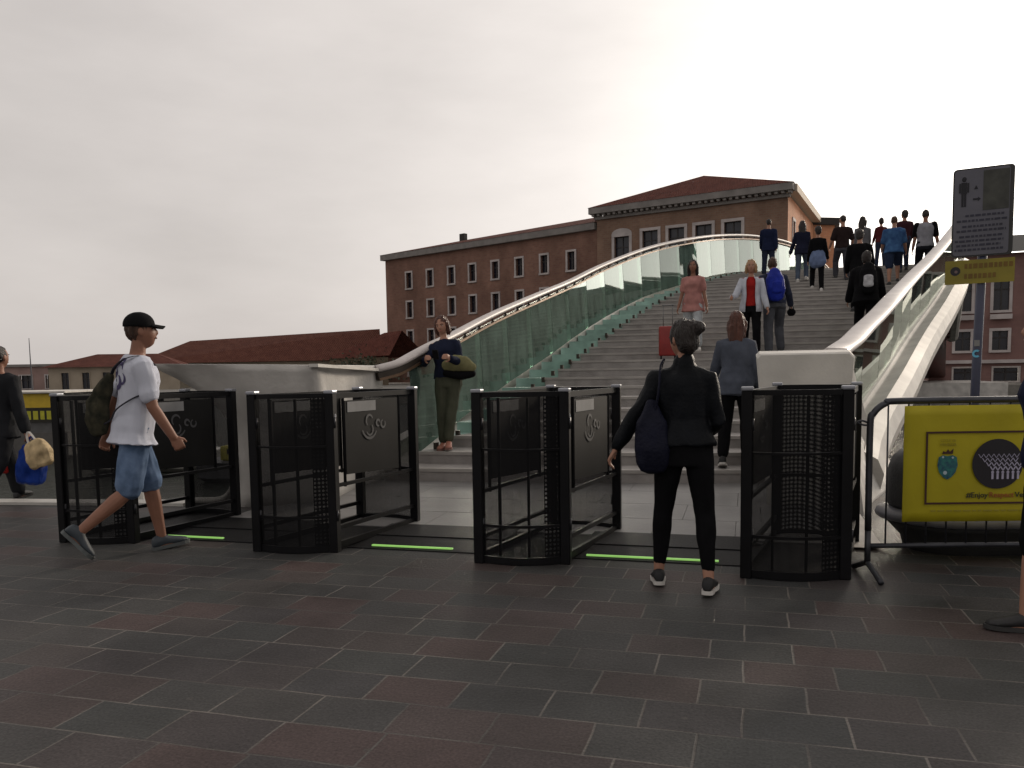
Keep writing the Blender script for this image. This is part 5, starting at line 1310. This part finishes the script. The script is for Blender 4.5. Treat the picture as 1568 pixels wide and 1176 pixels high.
# woman in grey coat on the first steps
p4 = person('woman in blue grey jacket with auburn hair climbing the first steps', -.14, 9.42, face=-4, h=1.69, sex='f', legs=((-4, 14, 3, -14), (20, 24, 3, 0)), arms=((14, 16, 30, 5), (0, 12, 18, 2)), lean=5, vox=.012, detail=True,
            top={'m': cloth('blue_grey_cloth', (.075, .085, .11)), 'hem': -.12, 'off': .034, 'flare': .03, 'name': 'jacket', 'sleeve': 1.95, 'wr': .018}, bottom={'m': black_c, 'len': 1.86, 'off': .016}, hair={'m': H_red, 'style': 'long', 'len': .20}, shoes={'m': mat('black_canvas_shoe', (.012, .012, .013)), 'sole': mat('white_rubber', (.55, .53, .5))})

# suited man at the far left edge with bags
p5 = person('man in dark suit walking away at the far left edge of the quay', -7.72, 7.02, 0, face=2, h=1.74, skin='tan', lean=3, legs=WALK_L, arms=((2, 14, 20, 0), (-6, 16, 10, 2)), vox=.012,
            top={'m': cloth('charcoal_suit', (.016, .017, .02), rough=.7), 'hem': -.16, 'off': .036, 'flare': .03, 'name': 'suit_jacket', 'wr': .016}, bottom={'m': cloth('charcoal_suit', (.016, .017, .02)), 'len': 1.95, 'off': .022}, shoes=sh_dark, hair={'m': H_dark, 'style': 'crop'})
def carrier(P, hand, label, m, size, dx=0, dz=0, m2=None, lean_=0, text=None):
    hp_ = P['hand'][hand] if hand is not None else P; c = Vector(hp_) + Vector((dx, 0, -size[2] - .09 + dz)); o = empty('carrier_bag', c, R(16), label, 'bag')
    bm = BM(); w_, d_, h_ = size; M_ = Matrix.Rotation(R(lean_), 4, 'Y')
    loft(bm, [[M_ @ Vector((w_ * a * q1, d_ * b_ * q2, z_)) for a, b_ in ((-1, -1), (-.3, -1.1), (.4, -1.1), (1, -1), (1.05, 0), (1, 1), (0, 1.1), (-1, 1), (-1.05, 0))] for z_, q1, q2 in ((0, .85, .7), (.03, .98, 1), (h_ * .5, 1.05, 1.05), (h_ * .85, .85, .7), (h_, .55, .3))])
    remesh('bag_body', bm, .012, m, o, 1, .02, 12)
    for s_ in (-1, 1):
        bm = BM(); tube(bm, smooth_curve([M_ @ Vector((-w_ * .4, s_ * .01, h_ - .02)), M_ @ Vector((-w_ * .2, s_ * .012, h_ + .07)), M_ @ Vector((w_ * .1, s_ * .012, h_ + .09)), M_ @ Vector((w_ * .3, s_ * .01, h_ - .02))], 4), .006, 6); obj('handle', bm, m2 or m, o)
    return o
carrier(p5, 1, 'blue plastic carrier bag in the right hand of the suited man', cloth('blue_plastic', (.012, .04, .24), rough=.4), (.13, .07, .42), .0, -.0, None, 4)
carrier(p5, 1, 'cream and tan carrier bag swinging beside the blue carrier bag', cloth('cream_plastic', (.55, .42, .24), rough=.45, var=.35, scale=10), (.13, .06, .30), .20, .08, mat('white_plastic', (.6, .58, .55)), -24)
rc = carrier(p5, 0, 'red carrier bag with pale print held by the suited man', cloth('red_plastic', (.28, .012, .01), rough=.4), (.10, .05, .36), .16, .02)
for i_, z_ in enumerate((.10, .16, .22)):
    bm = BM(); box(bm, -.06, .05, -.072, -.068, z_, z_ + .028); obj('pale_print', bm, mat('pink_print', (.5, .25, .24)), rc)

# person cut by the right edge
p6 = person('person in dark navy top and black shorts at the extreme right edge', 1.45, 4.67, 0, face=80, h=1.62, skin='fair', sex='f', lean=3, legs=((9, 4, 2, 2), (-16, 20, 2, -20)), arms=((-12, 6, 30, 0), (-16, 8, 30, 0)), vox=.011,
            top={'m': cloth('dark_navy_cloth', (.012, .015, .04)), 'hem': -.06, 'off': .034, 'name': 'jacket'}, bottom={'type': 'shorts', 'm': black_c, 'len': 1.08, 'off': .024}, hair={'m': H_dark, 'style': 'short'},
            shoes={'m': mat('black_trainer', (.014, .014, .015), rough=.6), 'sole': mat('black_sole', (.03, .03, .03)), 'sock': None})

# ---- people on the stairs
GRP = None
def P_(label, x, y, **k):
    k.setdefault('detail', False); k.setdefault('vox', .016); return person(label, x, y, **k)
p7 = P_('woman in pink top with long dark hair coming down the stairs', -1.0, 15.7, face=176, h=1.68, sex='f', skin='tan', legs=((14, 20, 2, 0), (-8, 6, 2, 0)), arms=((4, 12, 10, 0), (4, 12, 14, 0)), detail=True, vox=.013,
        top={'m': cloth('dusty_pink', (.40, .19, .17), var=.25), 'hem': -.15, 'off': .034, 'name': 'blouse', 'sleeve': .6, 'flare': .03}, bottom={'m': cloth('pale_denim', (.42, .45, .47)), 'len': 1.85, 'off': .02}, hair={'m': H_dark, 'style': 'long', 'len': .26}, shoes=sh_white)
sc_ = empty('suitcase', (-1.38, 14.9, stair_z(-1.38, 14.9)), R(8), 'red suitcase beside the woman in the pink top on the stairs', 'suitcase')
bm = BM(); box(bm, -.16, .16, -.11, .11, .06, .58); bevel_all(bm, .03, 3); obj('shell', bm, mat('red_shell', (.22, .012, .01), rough=.4), sc_, True)
for x_ in (-.12, .12):
    for y_ in (-.07, .07):
        bm = BM(); tube(bm, [(x_ - .012, y_, .03), (x_ + .012, y_, .03)], .028, 12); obj('wheel', bm, M_black, sc_, True)
bm = BM(); tube(bm, [(-.08, .06, .56), (-.08, .06, .95)], .008, 6); tube(bm, [(.08, .06, .56), (.08, .06, .95)], .008, 6); tube(bm, [(-.1, .06, .95), (.1, .06, .95)], .014, 8); obj('handle', bm, mat('grey_metal', (.2, .2, .2), metal=.6), sc_, True)
p8 = P_('blond woman in white cardigan over red top coming down the stairs', .02, 15.0, face=178, h=1.68, sex='f', legs=((14, 20, 2, 0), (-6, 4, 2, 0)), arms=((8, 14, 20, 0), (22, 22, 55, 10)), detail=True, vox=.013,
        top={'m': cloth('red_top', (.30, .018, .016)), 'hem': .0, 'off': .018, 'name': 'red_top', 'sleeve': .4}, bottom={'m': black_c, 'len': 1.9, 'off': .012}, hair={'m': H_blond, 'style': 'bob', 'len': .04}, shoes=sh_dark)
bm = BM()   # open cardigan: two front panels, back and sleeves
P8 = p8; Wi = (Matrix.Translation(p8['root'].location) @ Matrix.Rotation(p8['root'].rotation_euler.z, 4, 'Z')).inverted(); Q8 = Wi @ p8['Tm']
rows = []
for z_, a_, c_ in ((-.10, .205, .16), (.0, .20, .158), (.12, .175, .145), (.2, .165, .14), (.3, .17, .15), (.4, .18, .155), (.47, .17, .135), (.52, .11, .10)):
    rows.append([Q8 @ Vector((a_ * math.cos(t), c_ * math.sin(t), z_)) for t in [R(118 + 304 * i / 22) for i in range(23)]])
vr = [[bm.verts.new(p) for p in r] for r in rows]
for a_, b_ in zip(vr[:-1], vr[1:]):
    for i in range(22): bm.faces.new((a_[i], a_[i + 1], b_[i + 1], b_[i]))
for i in (0, 1):
    sh_, wr_ = Wi @ p8['sh'][i], Wi @ p8['wrist'][i]; hd_ = Wi @ p8['hand'][i]; wdir = (hd_ - wr_).normalized(); el_ = wr_ - wdir * .24
    tube(bm, [sh_ + (sh_ - el_).normalized() * .03, sh_.lerp(el_, .4), el_, wr_], [.066, .062, .055, .045], 12)
cg = obj('cardigan', bm, cloth('white_knit', (.5, .52, .58)), p8['root'], True); cm = cg.modifiers.new('s', 'SOLIDIFY'); cm.thickness = .008; me_ = evaluated(cg); cg.modifiers.clear(); cg.data = me_

def backpack(P, label, m, size=(.15, .09, .22), at=(0, -.21, .28), mpatch=None):
    T_ = P['Tm']; c = T_ @ Vector(at); o = empty('backpack', c, 0, label, 'backpack'); loc = lambda p: (T_ @ Vector(p)) - Vector(c); a = Vector(at)
    bm = BM(); tube(bm, [loc(a + Vector((0, 0, -size[2]))), loc(a + Vector((0, -.02, -size[2] * .5))), loc(a + Vector((0, -.01, size[2] * .4))), loc(a + Vector((0, .01, size[2])))], [(size[0] * .85, size[1] * .8), (size[0], size[1] * 1.1), (size[0] * .95, size[1]), (size[0] * .6, size[1] * .6)], 16, (0, 1, 0), True)
    remesh('pack_body', bm, .014, m, o, 2, .012, 9)
    bm = BM(); tube(bm, [loc(a + Vector((0, -size[1], -size[2] * .75))), loc(a + Vector((0, -size[1] - .02, -.02)))], [(size[0] * .6, .035), (size[0] * .55, .03)], 12, (0, 1, 0), True); remesh('pocket', bm, .012, mpatch or m, o, 2)
    for s in (-1, 1):
        bm = BM(); pts = [a + Vector((s * .08, .06, size[2] * .8)), Vector((s * .11, -.02, .53)), Vector((s * .12, .11, .47)), Vector((s * .14, .12, .34)), Vector((s * .16, .02, .14)), a + Vector((s * .1, .03, -size[2] * .8))]
        tube(bm, smooth_curve([loc(p) for p in pts], 3), .014, 6); obj('strap', bm, m, o)
    return o
p9 = P_('man in dark jacket wearing a bright blue backpack beside the blond woman', .42, 15.3, face=14, h=1.76, skin='tan', lean=14, legs=((-2, 12, 3, -10), (26, 34, 5, 0)), arms=((0, 14, 24, 0), (10, 20, 30, 0)), detail=True, vox=.013, head=(-14, 0),
        top={'m': cloth('slate_jacket', (.03, .035, .06)), 'hem': -.04, 'off': .03, 'name': 'jacket'}, bottom={'m': cloth('worn_grey_jeans', (.075, .078, .09)), 'len': 1.94, 'off': .02}, hair={'m': H_brown, 'style': 'crop'}, shoes=sh_dark)
backpack(p9, 'bright blue backpack on the man climbing beside the blond woman', cloth('royal_blue_nylon', (.012, .025, .26), rough=.5), (.16, .10, .23), (-.04, -.23, .27))
pc = empty('camera_pouch', p9['hand'][1] + Vector((.0, 0, -.07)), 0, 'small black pouch held by the man with the blue backpack', 'pouch')
bm = BM(); ellipsoid(bm, (0, 0, 0), (.075, .05, .07)); obj('pouch', bm, black_c, pc, True); bm = BM(); tube(bm, smooth_curve([(-.04, 0, .05), (-.02, 0, .11), (.02, 0, .11), (.04, 0, .05)], 3), .006, 6); obj('loop', bm, black_c, pc, True)

p10 = P_('man in navy jacket walking up alone at the left of the crest', .55, 27.6, face=0, h=1.78, legs=STAND, arms=SW1, top={'m': navy, 'hem': -.14, 'off': .035, 'name': 'jacket'}, bottom={'m': jeans_d, 'off': .018}, hair={'m': H_dark, 'style': 'crop'}, build=1.0)
p11 = P_('woman with long black hair left of the woman with the tied jacket', 1.36, 24.3, face=-6, h=1.68, sex='f', legs=CLIMB_R, arms=((10, 18, 10, 0), (0, 8, 10, 0)), lean=4, top={'m': cloth('midnight_top', (.012, .014, .03)), 'hem': -.12, 'off': .035, 'name': 'top'}, bottom={'m': cloth('mid_jeans', (.07, .09, .13)), 'off': .014}, hair={'m': H_dark, 'style': 'long', 'len': .26}, shoes=sh_white)
p12 = P_('woman in black top with a pale blue jacket tied round her waist', 1.64, 22.6, face=0, h=1.66, sex='f', legs=CLIMB_L, head=(18, 0), arms=((0, 10, 16, 4), (4, 12, 40, 0)), top={'m': black_c, 'hem': .0, 'off': .022, 'name': 'top'}, bottom={'m': black_c, 'off': .012}, hair={'m': H_dark, 'style': 'short'}, shoes=sh_white)
bm = BM(); Q_ = (Matrix.Translation(p12['root'].location)).inverted() @ p12['Tm']
tube(bm, [Q_ @ Vector((0, -.01, .10)), Q_ @ Vector((0, -.02, .0)), Q_ @ Vector((0, -.035, -.12))], [(.165, .125), (.20, .155), (.215, .15)], 18, (0, 1, 0), True); remesh('tied_jacket', bm, .014, cloth('pale_blue_cloth', (.12, .16, .27)), p12['root'], 2, .02, 9)
p13 = P_('man in dark brown shirt walking left of the crest crowd, arms bent', 2.42, 24.6, face=6, h=1.80, head=(14, -6), twist=8, legs=CLIMB_L, arms=((6, 18, 50, 14), (6, 18, 50, 14)), top={'m': cloth('dark_brown_shirt', (.025, .016, .016)), 'hem': -.04, 'off': .03, 'sleeve': .8, 'name': 'shirt'}, bottom={'m': grey_tr, 'off': .02}, hair={'m': H_dark, 'style': 'crop'})
p14 = P_('long haired woman in grey top behind the man in black at the crest', 3.02, 25.4, face=-4, h=1.72, sex='f', legs=CLIMB_R, head=(-20, -8), arms=SW2, top={'m': cloth('grey_knit', (.12, .12, .13)), 'hem': -.04, 'off': .03, 'name': 'top'}, bottom={'m': jeans_d}, hair={'m': H_dark, 'style': 'long', 'len': .24})
p15 = P_('man in black jacket near the crest, just above the dark backpack wearer', 2.28, 19.6, face=-5, h=1.78, head=(-15, -8), lean=6, legs=CLIMB_R, arms=((0, 11, 34, 8), (0, 11, 34, 8)), top={'m': black_c, 'hem': -.06, 'off': .034, 'name': 'jacket'}, bottom={'m': black_c}, hair={'m': H_dark, 'style': 'short'})
p16 = P_('stooping person in black with a white patched backpack beside the right handrail', 1.98, 16.0, face=-6, h=1.74, legs=CLIMB_L, arms=((10, 12, 20, 0), (10, 12, 20, 0)), lean=16, build=1.05, top={'m': black_c, 'hem': -.16, 'off': .05, 'name': 'coat', 'hood': True}, bottom={'m': black_c, 'off': .024}, hair={'m': H_dark, 'style': 'short'})
backpack(p16, 'black backpack with a round white patch on the stooping person', black_c, (.15, .08, .24), (.03, -.21, .26), cloth('white_patch', (.42, .42, .44), var=.3, scale=12))
p17 = P_('small figure in dark red top on the far side of the crest', 4.02, 29.2, face=10, h=1.58, sex='f', legs=STAND, arms=SW1, top={'m': cloth('dark_red_cloth', (.07, .014, .016)), 'hem': -.05, 'name': 'top'}, bottom={'m': jeans_d}, hair={'m': H_dark, 'style': 'short'})
p18 = P_('man in loose blue shirt and shorts climbing toward the crest', 3.52, 23.3, face=-5, h=1.78, head=(-15, -8), lean=6, legs=CLIMB_R, arms=((10, 14, 50, 10), (8, 12, 30, 0)), build=1.08, top={'m': cloth('faded_blue_shirt', (.03, .07, .19), c2=(.05, .12, .24)), 'hem': -.10, 'off': .04, 'sleeve': .85, 'name': 'shirt'}, bottom={'type': 'shorts', 'm': cloth('dark_blue_shorts', (.02, .03, .06)), 'len': .95, 'off': .03}, hair={'m': H_brown, 'style': 'crop'}, shoes=sh_dark)
p19 = P_('figure in wine red top half hidden behind the blue shirt', 4.12, 25.6, face=0, h=1.72, legs=CLIMB_R, head=(25, 0), twist=8, arms=SW2, top={'m': cloth('wine_cloth', (.04, .014, .02)), 'name': 'top'}, bottom={'m': jeans_d}, hair={'m': H_dark, 'style': 'short'})
p20 = P_('man in grey t-shirt with dark sleeves at the crest beside the right handrail', 4.22, 23.2, face=-4, h=1.86, legs=CLIMB_L, head=(-12, -10), twist=-6, arms=((4, 8, 12, 0), (2, 13, 8, 0)), build=1.05, skin='tan', top={'m': cloth('pale_grey_jersey', (.24, .24, .27)), 'hem': -.04, 'off': .026, 'sleeve': .0 + .5, 'soff': .016, 'name': 'tshirt'}, bottom={'m': cloth('black_jeans', (.012, .013, .018)), 'off': .02}, hair={'m': H_dark, 'style': 'crop'})
for i_ in (0, 1):
    bm = BM(); Wi_ = (Matrix.Translation(p20['root'].location) @ Matrix.Rotation(p20['root'].rotation_euler.z, 4, 'Z')).inverted(); a_ = Wi_ @ p20['sh'][i_]; e_ = Wi_ @ p20['wrist'][i_]
    tube(bm, [a_ + Vector((0, 0, .02)), a_.lerp(e_, .22), a_.lerp(e_, .42)], [.085, .080, .074], 12, None, True); obj('dark_sleeve', bm, black_c, p20['root'], True)
